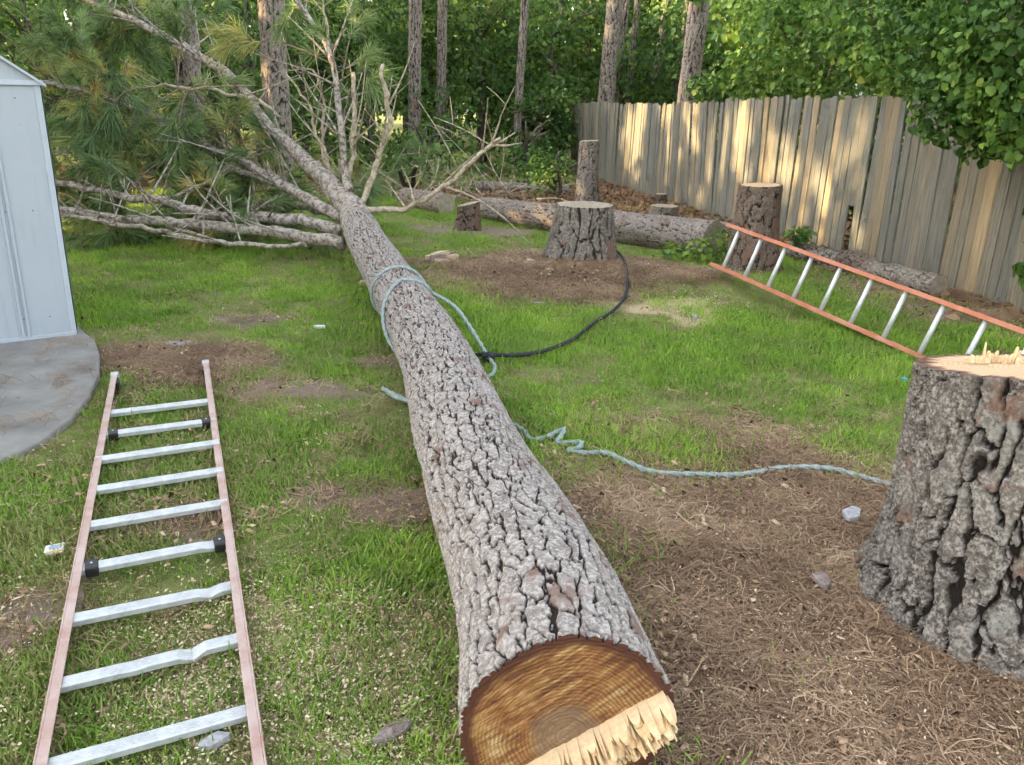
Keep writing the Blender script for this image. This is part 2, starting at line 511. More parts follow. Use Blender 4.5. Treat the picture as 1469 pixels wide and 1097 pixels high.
def simple(name, a, b_, scale=20, rough=0.6, metal=0.0, stretch=(1, 1, 1), lo=0.35, hi=0.65, bmp=0.2, bd=0.003, spec=0.5):
    m, nt, b = material(name)
    v = coords(nt, stretch)
    n = noise(nt, v, scale, 5, 0.65)
    nt.links.new(mix(nt, ramp(nt, n, [(lo, (0, 0, 0)), (hi, (1, 1, 1))]), a, b_), b.inputs["Base Color"])
    b.inputs["Roughness"].default_value = rough
    b.inputs["Metallic"].default_value = metal
    b.inputs["Specular IOR Level"].default_value = spec
    if bmp: bump(nt, b, n, bmp, bd)
    return m
M["shed"] = simple("shed_paint", (0.40, 0.445, 0.49), (0.45, 0.495, 0.54), 3, 0.42, bmp=0.05, stretch=(1, 1, 0.3))
def shed_material():
    m, nt, b = material("shed_paint")
    v = coords(nt)
    fine_ = noise(nt, coords(nt, (9, 9, 0.7)), 3.0, 5, 0.7)
    blot = noise(nt, v, 2.2, 5, 0.7)
    c = mix(nt, blot, (0.34, 0.385, 0.425), (0.41, 0.455, 0.495))
    c = mix(nt, ramp(nt, fine_, [(0.54, (0, 0, 0)), (0.78, (0.35, 0.35, 0.35))]), c, (0.24, 0.25, 0.24))
    c = mix(nt, ramp(nt, noise(nt, v, 38, 3, 0.6), [(0.70, (0, 0, 0)), (0.76, (0.5, 0.5, 0.5))]), c, (0.20, 0.19, 0.17))
    nt.links.new(c, b.inputs["Base Color"])
    b.inputs["Roughness"].default_value = 0.45
    bump(nt, b, blot, 0.15, 0.01)
    return m
M["shed"] = shed_material()
M["shed_trim"] = simple("shed_trim_paint", (0.39, 0.445, 0.49), (0.45, 0.505, 0.55), 5, 0.4, bmp=0.05)
M["screw"] = simple("screw_head", (0.05, 0.06, 0.07), (0.10, 0.11, 0.12), 60, 0.4, 0.6, bmp=0)
M["concrete"] = simple("concrete", (0.185, 0.18, 0.166), (0.30, 0.29, 0.27), 4.5, 0.92, lo=0.3, hi=0.7, bmp=0.12, bd=0.004)
M["fibreglass_pink"] = simple("faded_fibreglass", (0.42, 0.25, 0.20), (0.53, 0.41, 0.365), 9, 0.6, stretch=(1, 1, 1), lo=0.32, hi=0.6)
M["fibreglass_orange"] = simple("orange_fibreglass", (0.50, 0.17, 0.09), (0.58, 0.30, 0.21), 6, 0.55, lo=0.45, hi=0.75)
M["aluminium"] = simple("aluminium", (0.46, 0.48, 0.48), (0.62, 0.64, 0.63), 30, 0.45, 0.35, lo=0.3, hi=0.6)
M["aluminium_pale"] = simple("aluminium_round", (0.60, 0.62, 0.62), (0.72, 0.74, 0.74), 30, 0.4, 0.3)
M["black_plastic"] = simple("black_plastic", (0.012, 0.012, 0.013), (0.03, 0.03, 0.03), 40, 0.45)
M["rope"] = simple("grey_green_rope", (0.20, 0.26, 0.25), (0.40, 0.47, 0.45), 110, 0.85, bmp=0.6)
M["rope_black"] = simple("black_rope", (0.012, 0.014, 0.016), (0.045, 0.05, 0.055), 90, 0.8, bmp=0.6)
M["fresh_wood"] = simple("fresh_splinter_wood", (0.70, 0.47, 0.24), (0.86, 0.70, 0.45), 18, 0.75, stretch=(1, 1, 1), lo=0.35, hi=0.6, bmp=0.6, bd=0.004)
M["pale_chip"] = simple("pale_wood_chip", (0.50, 0.36, 0.22), (0.72, 0.57, 0.38), 40, 0.8)
M["bark_chip"] = simple("bark_chip", (0.20, 0.15, 0.13), (0.36, 0.30, 0.28), 50, 0.85, bmp=0.6)
M["grey_chip"] = simple("grey_bark_chip", (0.28, 0.28, 0.29), (0.48, 0.48, 0.49), 50, 0.85, bmp=0.6)
M["card_white"] = simple("packet_white", (0.72, 0.72, 0.70), (0.80, 0.80, 0.78), 10, 0.5, bmp=0)
M["card_blue"] = simple("packet_blue", (0.25, 0.42, 0.60), (0.35, 0.52, 0.68), 10, 0.5, bmp=0)
M["card_orange"] = simple("packet_orange", (0.72, 0.36, 0.10), (0.78, 0.44, 0.14), 10, 0.5, bmp=0)
M["teal"] = simple("teal_plastic", (0.05, 0.35, 0.42), (0.08, 0.45, 0.52), 10, 0.4, bmp=0)

def picket_material():
    m, nt, b = material("weathered_picket")
    oi = nt.nodes.new("ShaderNodeObjectInfo")
    tc = nt.nodes.new("ShaderNodeTexCoord")
    off = node(nt, "ShaderNodeCombineXYZ", i_X=math_(nt, 'MULTIPLY', oi.outputs["Random"], 37.0), i_Z=math_(nt, 'MULTIPLY', oi.outputs["Random"], 11.0))
    va = node(nt, "ShaderNodeVectorMath", operation='ADD')
    nt.links.new(tc.outputs["Object"], va.inputs[0]); nt.links.new(off.outputs[0], va.inputs[1])
    mp = node(nt, "ShaderNodeMapping", i_Vector=va.outputs[0], i_Scale=(22, 22, 0.8))
    grain = ramp(nt, noise(nt, mp.outputs[0], 3.0, 6, 0.75), [(0.34, (0, 0, 0)), (0.66, (1, 1, 1))])
    mp2 = node(nt, "ShaderNodeMapping", i_Vector=va.outputs[0], i_Scale=(3, 3, 0.9))
    big = noise(nt, mp2.outputs[0], 1.6, 4, 0.6)
    grey = mix(nt, grain, (0.080, 0.083, 0.078), (0.29, 0.297, 0.275))
    green = mix(nt, grain, (0.10, 0.098, 0.074), (0.285, 0.275, 0.21))
    tan = mix(nt, grain, (0.30, 0.215, 0.12), (0.55, 0.42, 0.25))
    c = mix(nt, ramp(nt, big, [(0.4, (0, 0, 0)), (0.62, (1, 1, 1))]), grey, green)
    c = mix(nt, attr(nt, "tone", 'OBJECT'), c, tan)
    c = mix(nt, math_(nt, 'MULTIPLY', oi.outputs["Random"], 0.60), c, (0.13, 0.128, 0.112))
    mp3 = node(nt, "ShaderNodeMapping", i_Vector=va.outputs[0], i_Scale=(9, 9, 2.2))
    knot = noise(nt, mp3.outputs[0], 2.0, 2, 0.4)
    c = mix(nt, ramp(nt, knot, [(0.74, (0, 0, 0)), (0.80, (0.8, 0.8, 0.8))]), c, (0.08, 0.06, 0.045))
    nt.links.new(c, b.inputs["Base Color"])
    b.inputs["Roughness"].default_value = 0.9
    b.inputs["Specular IOR Level"].default_value = 0.15
    bump(nt, b, grain, 0.8, 0.006)
    return m
M["picket"] = picket_material()

def cut_material(name, old=True):
    """sawn end grain in the plane of the object's own X and Y: rings, saw scratches, bark rim"""
    m, nt, b = material(name)
    tc = nt.nodes.new("ShaderNodeTexCoord")
    v = tc.outputs["Object"]
    wob = noise(nt, v, 6, 4)
    sep = node(nt, "ShaderNodeSeparateXYZ", i_Vector=v)
    x, y = sep.outputs[0], sep.outputs[1]
    r = math_(nt, 'SQRT', math_(nt, 'ADD', math_(nt, 'MULTIPLY', x, x), math_(nt, 'MULTIPLY', math_(nt, 'ADD', y, 0.03), math_(nt, 'ADD', y, 0.03))))
    r2 = math_(nt, 'ADD', r, math_(nt, 'MULTIPLY', math_(nt, 'SUBTRACT', wob, 0.5), 0.05))
    ring = math_(nt, 'ADD', math_(nt, 'MULTIPLY', math_(nt, 'SINE', math_(nt, 'MULTIPLY', r2, 620.0 if old else 420.0)), 0.5), 0.5)
    mp0 = node(nt, "ShaderNodeMapping", i_Vector=v, i_Rotation=(0, 0, 0.61))
    mp = node(nt, "ShaderNodeMapping", i_Vector=mp0.outputs[0], i_Scale=(5, 48, 5))
    scr = noise(nt, mp.outputs[0], 1.5, 6, 0.75)
    if old:
        base = ramp(nt, math_(nt, 'ADD', math_(nt, 'MULTIPLY', scr, 0.72), math_(nt, 'MULTIPLY', noise(nt, v, 8, 4), 0.40)),
                    [(0.38, (0.045, 0.013, 0.005)), (0.49, (0.13, 0.044, 0.015)), (0.57, (0.29, 0.125, 0.036)), (0.64, (0.44, 0.27, 0.10)), (0.72, (0.62, 0.48, 0.28))])
        base = mix(nt, math_(nt, 'MULTIPLY', math_(nt, 'MULTIPLY', ring, 0.75), ramp(nt, noise(nt, v, 5, 2), [(0.35, (0, 0, 0)), (0.65, (1, 1, 1))])), base, (0.06, 0.022, 0.010))
        heart = mix(nt, scr, (0.10, 0.058, 0.032), (0.30, 0.21, 0.13))
        base = mix(nt, ramp(nt, math_(nt, 'ADD', r, math_(nt, 'MULTIPLY', noise(nt, v, 13, 3), 0.12)), [(0.125, (0.75, 0.75, 0.75)), (0.17, (0, 0, 0))]), base, heart)
        rim = (0.075, 0.022, 0.010)
    else:
        base = mix(nt, scr, (0.52, 0.30, 0.16), (0.80, 0.63, 0.40))
        base = mix(nt, math_(nt, 'MULTIPLY', ring, 0.35), base, (0.50, 0.27, 0.13))
        rim = (0.16, 0.075, 0.045)
    base = mix(nt, ramp(nt, attr(nt, "rim"), [(0.86, (0, 0, 0)), (0.93, (1, 1, 1))]), base, rim)
    nt.links.new(base, b.inputs["Base Color"])
    b.inputs["Roughness"].default_value = 0.6 if old else 0.85
    bump(nt, b, mix(nt, 0.4, scr, ring), 0.6, 0.004)
    return m
M["cut_old"] = cut_material("stained_cut", True)
M["cut_fresh"] = cut_material("fresh_cut", False)
M["cut_weathered"] = simple("weathered_cut", (0.27, 0.225, 0.17), (0.45, 0.385, 0.29), 14, 0.9, bmp=0.5)

# ------------------------------------------------------------------ ground
def axis(near, far, step_n, step_f):
    a = list(np.arange(near[0], near[1] + 1e-6, step_n))
    x, s_ = near[1], step_n
    while x < far[1]:
        s_ = min(s_ * 1.12, step_f); x += s_; a.append(x)
    x, s_ = near[0], step_n
    while x > far[0]:
        s_ = min(s_ * 1.12, step_f); x -= s_; a.insert(0, x)
    return np.array(a)

gx, gy = axis((-4.5, 5.2), (-140, 140), 0.045, 6.0), axis((0.9, 12.0), (-60, 220), 0.045, 6.0)
GX, GY = np.meshgrid(gx, gy)
fx_, fy_ = GX.ravel(), GY.ravel()
ms = masks(fx_, fy_)
r_, c_ = np.meshgrid(np.arange(len(gy) - 1), np.arange(len(gx) - 1), indexing='ij')
F_ = np.stack([r_ * len(gx) + c_, r_ * len(gx) + c_ + 1, (r_ + 1) * len(gx) + c_ + 1, (r_ + 1) * len(gx) + c_], -1).reshape(-1, 4)
lawn = link("lawn", new_mesh("lawn", np.column_stack([fx_, fy_, gz(fx_, fy_)]), F_,
            {"straw": ms[0], "litter": ms[1], "dirt": ms[2], "saw": ms[3]}, True), M["ground"])
tag(lawn, "back yard lawn with bare patches and straw mounds", "lawn", kind="structure")

# concrete slab in front of the shed, rounded at its free corner
SLAB = [(-2.90, 5.20), (-2.78, 5.08), (-2.60, 4.78), (-2.43, 4.43), (-2.30, 4.05), (-2.235, 3.75), (-2.23, 3.46), (-2.29, 3.24), (-2.46, 3.02), (-2.75, 2.82), (-3.2, 2.6), (-7.2, 0.1), (-9.0, 3.0), (-6.5, 5.6), (-4.35, 7.0)]
mb = MB()
n = len(SLAB)
mb.add([(x, y, 0.015) for x, y in SLAB] + [(x + 0.0, y, -0.16) for x, y in SLAB], [tuple(range(n))[::-1]] + [(i, (i + 1) % n, n + (i + 1) % n, n + i) for i in range(n)])
slab = link("concrete_slab", mb.mesh("concrete_slab"), M["concrete"])
bevel(slab, 0.012)
tag(slab, "worn grey concrete slab with rounded corner under the shed", "concrete slab", kind="structure")

def in_slab(x, y):
    P = np.array(SLAB)
    inside = np.zeros(x.shape, bool)
    j = len(P) - 1
    for i in range(len(P)):
        c = ((P[i, 1] > y) != (P[j, 1] > y)) & (x < (P[j, 0] - P[i, 0]) * (y - P[i, 1]) / (P[j, 1] - P[i, 1] + 1e-12) + P[i, 0])
        inside ^= c
        j = i
    return inside

# ------------------------------------------------------------------ fallen pine: trunk
def inv_smooth_rows(n, power):
    return np.linspace(0, 1, n) ** power

TRUNK = np.array([(0.152, 1.500, 0.226), (0.087, 1.998, 0.230), (-0.110, 2.775, 0.220), (-0.295, 3.66, 0.200), (-0.492, 4.541, 0.180), (-1.01, 6.399, 0.165), (-1.40, 7.60, 0.220), (-1.64, 8.42, 0.272), (-1.70, 8.60, 0.33)])
TR = np.array([0.254, 0.236, 0.217, 0.207, 0.200, 0.190, 0.182, 0.172, 0.12])
pine = thing("fallen_pine", "felled pine with grey plated trunk, bare limbs and needle crown lying across the lawn", "fallen tree", (0, 0, 0))
V, F, at, TC, TRr, tdisp, tth = bark_trunk(TRUNK, TR, inv_smooth_rows(900, 1.45), 420, 32, 0.12, 0.0145, 101, top_bias=1.25, wide=0.0070, broken=0.70, warp=0.60, fine=0.22)
o_trunk = link("trunk", new_mesh("pine_trunk", V, F, at, True), M["bark_grey"], pine)

# sawn butt, facing the camera
T0 = (TC[0] - TC[3]); T0 /= np.linalg.norm(T0)
upv = np.array([0, 0, 1.0]); A0 = upv - T0 * (upv @ T0); A0 /= np.linalg.norm(A0)
B0 = np.cross(T0, A0)                                   # local X of the cut face
_, fa, fb = frames(TC)
edge = (TRr[0] + tdisp[0])
ang = tth
pts3 = TC[0] + edge[:, None] * (np.cos(ang)[:, None] * fa[0] + np.sin(ang)[:, None] * fb[0])
ex, ey = (pts3 - TC[0]) @ B0, (pts3 - TC[0]) @ A0
er, ea = np.hypot(ex, ey), np.arctan2(ey, ex)
ker = np.ones(41) / 41
ers = np.convolve(np.concatenate([er[-20:], er, er[:20]]), ker, 'valid')
K = 26
fr = np.linspace(0, 1, K + 1)[1:]
fv, rimv = [(0, 0, 0)], [0.0]
for q in fr:
    rq = q * (ers * (1 - q ** 24) + er * q ** 24)
    for rr_, aa_ in zip(rq, ea):
        fv.append((rr_ * math.cos(aa_), rr_ * math.sin(aa_), 0)); rimv.append(q)
fv = np.array(fv)
fv[:, 2] = (fbm(fv[:, 0] * 30 + fv[:, 1] * 18, fv[:, 1] * 60 - fv[:, 0] * 34, 3, 5) - 0.5) * 0.006 * (np.array(rimv) < 0.9)
nc = len(ex)
ff = [(0, 1 + j, 1 + (j + 1) % nc) for j in range(nc)]
for k in range(K - 1):
    a0 = 1 + k * nc
    ff += [(a0 + j, a0 + nc + j, a0 + nc + (j + 1) % nc, a0 + (j + 1) % nc) for j in range(nc)]
face = link("cut_face", new_mesh("cut_face", fv, ff, {"rim": rimv}), M["cut_old"], pine)
face.matrix_world = Matrix(((B0[0], A0[0], T0[0], TC[0][0]), (B0[1], A0[1], T0[1], TC[0][1]), (B0[2], A0[2], T0[2], TC[0][2]), (0, 0, 0, 1)))
face["label"] = "stained brown sawn butt with growth rings"
# torn hinge: a slab of fresh splinters that stands out of the lower edge of the cut
def splinter(w, th_, L, seed):
    r = random.Random(seed)
    mb = MB()
    sec = [(0.0, 1.0), (0.5, 1.0), (0.74, 0.86 + r.uniform(-.1, .1)), (0.9, 0.66), (1.0, r.uniform(0.12, 0.55))]
    dx, dy = r.uniform(-0.35, 0.35) * w, r.uniform(-0.5, 0.2) * th_
    vs_, n_ = [], len(sec)
    for t, s_ in sec:
        cx, cy, z = dx * t * t, dy * t * t, L * t
        vs_ += [(cx - w * s_ / 2, cy - th_ * s_ / 2, z), (cx + w * s_ / 2, cy - th_ * s_ / 2, z), (cx + w * s_ / 2, cy + th_ * 0.5 * (0.4 + 0.6 * s_), z), (cx - w * s_ / 2, cy + th_ * 0.5 * (0.4 + 0.6 * s_), z)]
    fs = [(0, 1, 2, 3)]
    for k in range(n_ - 1):
        for j in range(4):
            fs.append((k * 4 + j, k * 4 + (j + 1) % 4, k * 4 + 4 + (j + 1) % 4, k * 4 + 4 + j))
    fs.append(tuple(n_ * 4 - 4 + j for j in (3, 2, 1, 0)))
    return mb.add(vs_, fs).mesh("splinter")
# chord across the face, from lower left to right (face X runs to the picture's left when B0 does)
sgn = 1.0 if B0[0] > 0 else -1.0
c0, c1 = np.array([-0.165 * sgn, -0.150]), np.array([0.232 * sgn, 0.092])
cd = (c1 - c0) / np.linalg.norm(c1 - c0); cl = np.linalg.norm(c1 - c0)
nrm = np.array([cd[1], -cd[0]]) if np.array([cd[1], -cd[0]])[1] < 0 else np.array([-cd[1], cd[0]])
for row, (offn, base_len) in enumerate(((0.012, 0.100), (0.034, 0.105), (0.056, 0.095), (0.078, 0.075))):
    k = 0.0
    i = 0
    while k < cl - 0.008 - offn * 0.35:
        w = random.choice((0.004, 0.006, 0.008, 0.011, 0.015, 0.022)) * random.uniform(0.8, 1.2)
        p = c0 + cd * (k + w / 2) + nrm * offn
        L = base_len * (0.42 + 0.85 * float(fbm(np.array([k * 34.0]), np.array([row * 3.3]), 3, 77)[0])) * random.uniform(0.86, 1.1)
        if random.random() < 0.10: L *= 1.3
        s_ = link("splinter", splinter(w * 1.10, 0.027, L, 900 + row * 100 + i), M["fresh_wood"], face)
        s_.location = (p[0], p[1], -0.012)
        s_.rotation_euler = (random.uniform(-0.02, 0.10), random.uniform(-0.06, 0.06), math.atan2(cd[1], cd[0]) + (math.pi if cd[0] < 0 else 0))
        k += w
        i += 1

# ------------------------------------------------------------------ fallen pine: limbs and needles
LIMBS = [
    ('leader', [(-1.61, 8.28, 0.262, 0.166), (-1.68, 8.52, 0.30, 0.174), (-1.77, 8.74, 0.38, 0.168), (-2.07, 9.10, 0.60, 0.150), (-2.53, 9.60, 0.87, 0.125), (-2.91, 10.00, 1.09, 0.110), (-3.25, 10.30, 1.39, 0.100), (-3.44, 10.50, 1.59, 0.095), (-3.72, 10.70, 1.78, 0.090), (-4.23, 11.00, 2.01, 0.085), (-4.56, 11.20, 2.15, 0.080), (-5.12, 11.50, 2.38, 0.065), (-5.83, 11.90, 2.62, 0.055), (-6.80, 12.40, 3.02, 0.035)]),
    ('limb_up_left', [(-1.88, 8.75, 0.29, 0.100), (-2.35, 9.10, 0.44, 0.080), (-2.80, 9.50, 0.59, 0.070), (-3.36, 9.90, 0.78, 0.060), (-3.98, 10.30, 0.94, 0.050), (-4.74, 10.80, 1.18, 0.035)]),
    ('limb_left', [(-2.55, 9.30, 0.49, 0.060), (-3.06, 9.70, 0.61, 0.060), (-3.46, 9.90, 0.66, 0.060), (-4.45, 10.40, 0.71, 0.055), (-5.39, 10.80, 0.75, 0.050), (-6.30, 11.20, 0.69, 0.045), (-7.25, 11.60, 0.67, 0.030)]),
    ('low_one', [(-1.87, 8.60, 0.17, 0.085), (-2.26, 8.70, 0.25, 0.080), (-2.74, 8.80, 0.25, 0.075), (-3.38, 8.90, 0.26, 0.070), (-3.87, 9.00, 0.37, 0.060), (-4.38, 9.10, 0.40, 0.050), (-4.88, 9.20, 0.48, 0.045), (-5.29, 9.30, 0.53, 0.040)]),
    ('low_two', [(-1.78, 8.30, 0.09, 0.090), (-2.19, 8.40, 0.13, 0.080), (-2.66, 8.50, 0.17, 0.075), (-3.28, 8.60, 0.20, 0.070), (-4.07, 8.70, 0.22, 0.060), (-4.57, 8.80, 0.23, 0.055), (-5.14, 8.90, 0.31, 0.050)]),
    ('low_thin', [(-2.09, 8.00, 0.12, 0.025), (-2.83, 8.10, 0.10, 0.030), (-3.36, 8.20, 0.14, 0.030), (-3.89, 8.30, 0.21, 0.030), (-4.78, 8.50, 0.27, 0.025)]),
    ('behind', [(-2.08, 9.20, 0.28, 0.060), (-2.56, 9.60, 0.27, 0.055), (-3.07, 9.90, 0.22, 0.050), (-3.91, 10.30, 0.09, 0.040)]),
    ('up_crooked', [(-1.83, 8.90, 0.55, 0.070), (-1.88, 9.00, 0.76, 0.055), (-1.93, 9.10, 1.25, 0.050), (-1.98, 9.20, 1.66, 0.045), (-2.07, 9.30, 2.02, 0.040), (-2.25, 9.40, 2.27, 0.035), (-2.46, 9.50, 2.54, 0.030)]),
    ('up_bare', [(-1.68, 8.70, 0.39, 0.045), (-1.58, 8.75, 0.61, 0.045), (-1.50, 8.80, 0.82, 0.043), (-1.41, 8.80, 1.08, 0.040), (-1.36, 8.80, 1.36, 0.036), (-1.39, 8.80, 1.66, 0.030), (-1.40, 8.80, 1.85, 0.024)]),
    ('right_low', [(-1.69, 8.60, 0.42, 0.050), (-1.30, 8.60, 0.41, 0.040), (-1.04, 8.60, 0.51, 0.035), (-0.67, 8.60, 0.75, 0.032), (-0.38, 8.60, 1.03, 0.028), (-0.18, 8.60, 1.17, 0.020)]),
    ('up_short', [(-1.87, 9.00, 0.64, 0.050), (-1.82, 9.05, 0.83, 0.040), (-1.80, 9.10, 1.23, 0.036), (-1.78, 9.15, 1.77, 0.028)]),
    ('dead_hook', [(-2.08, 9.20, 0.66, 0.030), (-2.19, 9.25, 0.98, 0.024), (-2.30, 9.30, 1.36, 0.020), (-2.42, 9.30, 1.61, 0.017), (-2.55, 9.35, 1.76, 0.012)]),
    ('dead_arc', [(-2.08, 9.30, 0.65, 0.030), (-2.19, 9.30, 0.95, 0.024), (-2.16, 9.35, 1.43, 0.020), (-2.21, 9.35, 1.71, 0.016), (-2.35, 9.40, 1.79, 0.012), (-2.55, 9.40, 1.78, 0.009)]),
    ('dead_line', [(-2.88, 10.10, 1.26, 0.030), (-3.20, 10.10, 1.47, 0.028), (-3.69, 10.10, 1.55, 0.025), (-4.05, 10.10, 1.60, 0.022), (-4.47, 10.10, 1.58, 0.012)]),
    ('shed_limb', [(-4.08, 11.00, 0.93, 0.035), (-4.43, 10.80, 1.17, 0.040), (-4.78, 10.60, 1.27, 0.045), (-5.01, 10.40, 1.39, 0.045), (-5.24, 10.20, 1.49, 0.045), (-5.61, 10.00, 1.57, 0.040)]),
    ('dead_fork', [(-2.07, 9.30, 2.00, 0.020), (-2.07, 9.30, 2.28, 0.016), (-2.12, 9.30, 2.51, 0.010)]),
]
def needle_tuft(bag, base, dirn, n, L, tint, r):
    """n needles sprayed round dirn from points along a short shoot, drooping"""
    d = dirn / (np.linalg.norm(dirn) + 1e-9)
    a = np.cross(d, [0.3, 0.2, 0.9]); a /= np.linalg.norm(a) + 1e-9
    b = np.cross(d, a)
    ph = r.uniform(0, 2 * np.pi, n)
    spread = np.abs(r.normal(0.55, 0.28, n))
    D = np.cos(spread)[:, None] * d + np.sin(spread)[:, None] * (np.cos(ph)[:, None] * a + np.sin(ph)[:, None] * b)
    P0 = base + d * r.uniform(-0.10, 0.05, n)[:, None]
    Ln = L * r.uniform(0.65, 1.1, n)[:, None]
    droop = r.uniform(0.15, 0.45, n)[:, None] * Ln
    P1 = P0 + D * Ln * 0.5 - np.array([0, 0, 1]) * droop * 0.25
    P2 = P0 + D * Ln - np.array([0, 0, 1]) * droop
    side = np.cross(D, r.normal(0, 1, (n, 3))); side /= np.linalg.norm(side, axis=1)[:, None] + 1e-9
    w = 0.0034
    Vv = np.stack([P0 - side * w, P0 + side * w, P1 + side * w, P1 - side * w, P2 + side * w * 0.4, P2 - side * w * 0.4], 1).reshape(-1, 3)
    i = np.arange(n)[:, None] * 6
    Ff = np.vstack([i + np.array([0, 1, 2, 3]), i + np.array([3, 2, 4, 5])])
    bag.add(Vv, Ff, np.repeat(np.clip(tint + r.normal(0, 0.12, n), 0, 1), 6))

NEEDLY = {'leader': (20, 0.25), 'limb_up_left': (22, 0.25), 'limb_left': (26, 0.2), 'low_one': (15, 0.35), 'low_two': (7, 0.4), 'behind': (14, 0.2),
          'shed_limb': (26, 0.15), 'dead_line': (7, 0.5), 'up_crooked': (4, 0.35)}
for li, (lname, pts) in enumerate(LIMBS):
    r = np.random.default_rng(300 + li)
    P = np.array(pts)
    k_ = np.linspace(0, 1, len(P))
    P[:, 3] *= (1.0 - 0.38 * sstep(0.0, 0.35, k_)) if lname == 'leader' else 0.80 if lname.startswith('low') else 0.74
    L = np.linalg.norm(np.diff(P[:, :3], axis=0), axis=1).sum()
    nseg = max(10, int(L / 0.05))
    Q = catmull(P, nseg)
    Q[1:-1, :3] += (fbm(np.arange(nseg)[:, None] * 0.33 + np.array([0, 31, 67]), np.full((nseg, 3), li * 3.7), 3, 8) - 0.5)[1:-1] * (0.05 if P[0, 3] > 0.05 else 0.10)
    nc = 14 if P[0, 3] > 0.06 else 10
    sidx = np.arange(nseg)[:, None] * 0.05
    thj = np.linspace(0, 2 * np.pi, nc, endpoint=False)[None]
    disp = (fbm(np.cos(thj) * 1.8 + sidx * 9, np.sin(thj) * 1.8 - sidx * 7, 3, 40 + li) - 0.5) * 0.20 * Q[:, 3:4]
    bag = Bag()
    Vt, Ft = tube(Q[:, :3], Q[:, 3], nc, None, disp)
    bag.add(Vt, Ft)
    dead = lname.startswith('dead') or lname in ('up_bare', 'right_low', 'up_short')
    # stubs and dead twigs
    ntw = int(L * (6.5 if dead or lname == 'up_crooked' else 4.0)) + 1
    for _ in range(ntw):
        k = int(r.uniform(0.2, 0.97) * (nseg - 1))
        d = r.normal(0, 1, 3); d[2] = abs(d[2]) * 0.9 + 0.1
        d += (Q[min(k + 2, nseg - 1), :3] - Q[k, :3]) * 4
        d /= np.linalg.norm(d)
        ln = r.uniform(0.15, 0.95)
        bend = r.normal(0, 0.25, 3)
        tp = np.array([Q[k, :3], Q[k, :3] + d * ln * 0.5 + bend * ln * 0.12, Q[k, :3] + d * ln + bend * ln * 0.35])
        tq = catmull(tp, 7)
        r0 = min(0.45 * Q[k, 3], 0.016)
        bag.add(*tube(tq, np.linspace(r0, 0.004, 7), 6))
        if r.random() < 0.5:
            m_ = tq[4]
            d2 = d + r.normal(0, 0.8, 3); d2 /= np.linalg.norm(d2)
            bag.add(*tube(np.array([m_, m_ + d2 * ln * 0.2, m_ + d2 * ln * 0.4 + r.normal(0, 0.02, 3)]), [0.005, 0.004, 0.002], 4))
    if lname == 'right_low':
        e = Q[-4, :3]
        for dv in ((0.25, 0.05, 0.10), (0.10, 0.02, 0.24), (0.33, 0.05, 0.0)):
            dv = np.array(dv)
            bag.add(*tube(np.array([e, e + dv * 0.5, e + dv + [0, 0, 0.03]]), [0.016, 0.011, 0.005], 6))
        e = Q[int(nseg * 0.55), :3]
        bag.add(*tube(catmull(np.array([e, e + [0.3, 0, -0.10], e + [0.62, 0.05, -0.30], e + [0.95, 0.1, -0.62]]), 12), np.linspace(0.014, 0.006, 12), 6))
    br = link("branch", bag.mesh("branch", smooth=True), M["dead_limb"] if dead else M["limb"], pine)
    if lname in NEEDLY:
        nb, yel = NEEDLY[lname]
        nbag, tbag = Bag(), Bag()
        for _ in range(nb):
            k = int(r.uniform(0.62 if lname == 'leader' else 0.30, 1.0) * (nseg - 1))
            tang = Q[min(k + 2, nseg - 1), :3] - Q[max(k - 2, 0), :3]
            tang /= np.linalg.norm(tang) + 1e-9
            d = tang * 0.8 + r.normal(0, 0.75, 3); d /= np.linalg.norm(d)
            if lname.startswith('low') or lname.startswith('limb') or lname == 'leader': d[1] = abs(d[1]) + 0.15; d /= np.linalg.norm(d)
            ln = r.uniform(0.45, 1.25)
            b0 = Q[k, :3]
            mid = b0 + d * ln * 0.5 + [0, 0, 0.10]
            end = b0 + d * ln + [0, 0, r.uniform(-0.30, 0.10)]
            gfl = gz(np.array([end[0]]), np.array([end[1]]))[0] + 0.15
            end[2] = max(end[2], gfl)
            tw = catmull(np.array([b0, mid, end]), 9)
            tbag.add(*tube(tw, np.linspace(0.011, 0.004, 9), 5))
            tint = 0.95 if r.random() < yel * 0.35 else r.uniform(0.1, 0.75)
            needle_tuft(nbag, tw[-1], tw[-1] - tw[-2], 95, 0.27, tint, r)
            needle_tuft(nbag, tw[6], tw[6] - tw[5], 55, 0.25, tint, r)
            for q in range(r.integers(2, 5)):
                j = r.integers(3, 9)
                d2 = d + r.normal(0, 0.8, 3); d2 /= np.linalg.norm(d2)
                e2 = tw[j] + d2 * r.uniform(0.14, 0.42)
                e2[2] = max(e2[2], gfl)
                tbag.add(*tube(np.array([tw[j], (tw[j] + e2) / 2 + [0, 0, 0.02], e2]), [0.006, 0.005, 0.003], 4))
                needle_tuft(nbag, e2, e2 - tw[j] + 1e-4, 85, 0.26, tint, r)
        link("twigs", tbag.mesh("twigs", smooth=True), M["twig"], br)["kind"] = "stuff"
        link("needles", nbag.mesh("needles"), M["needle"], br)["kind"] = "stuff"

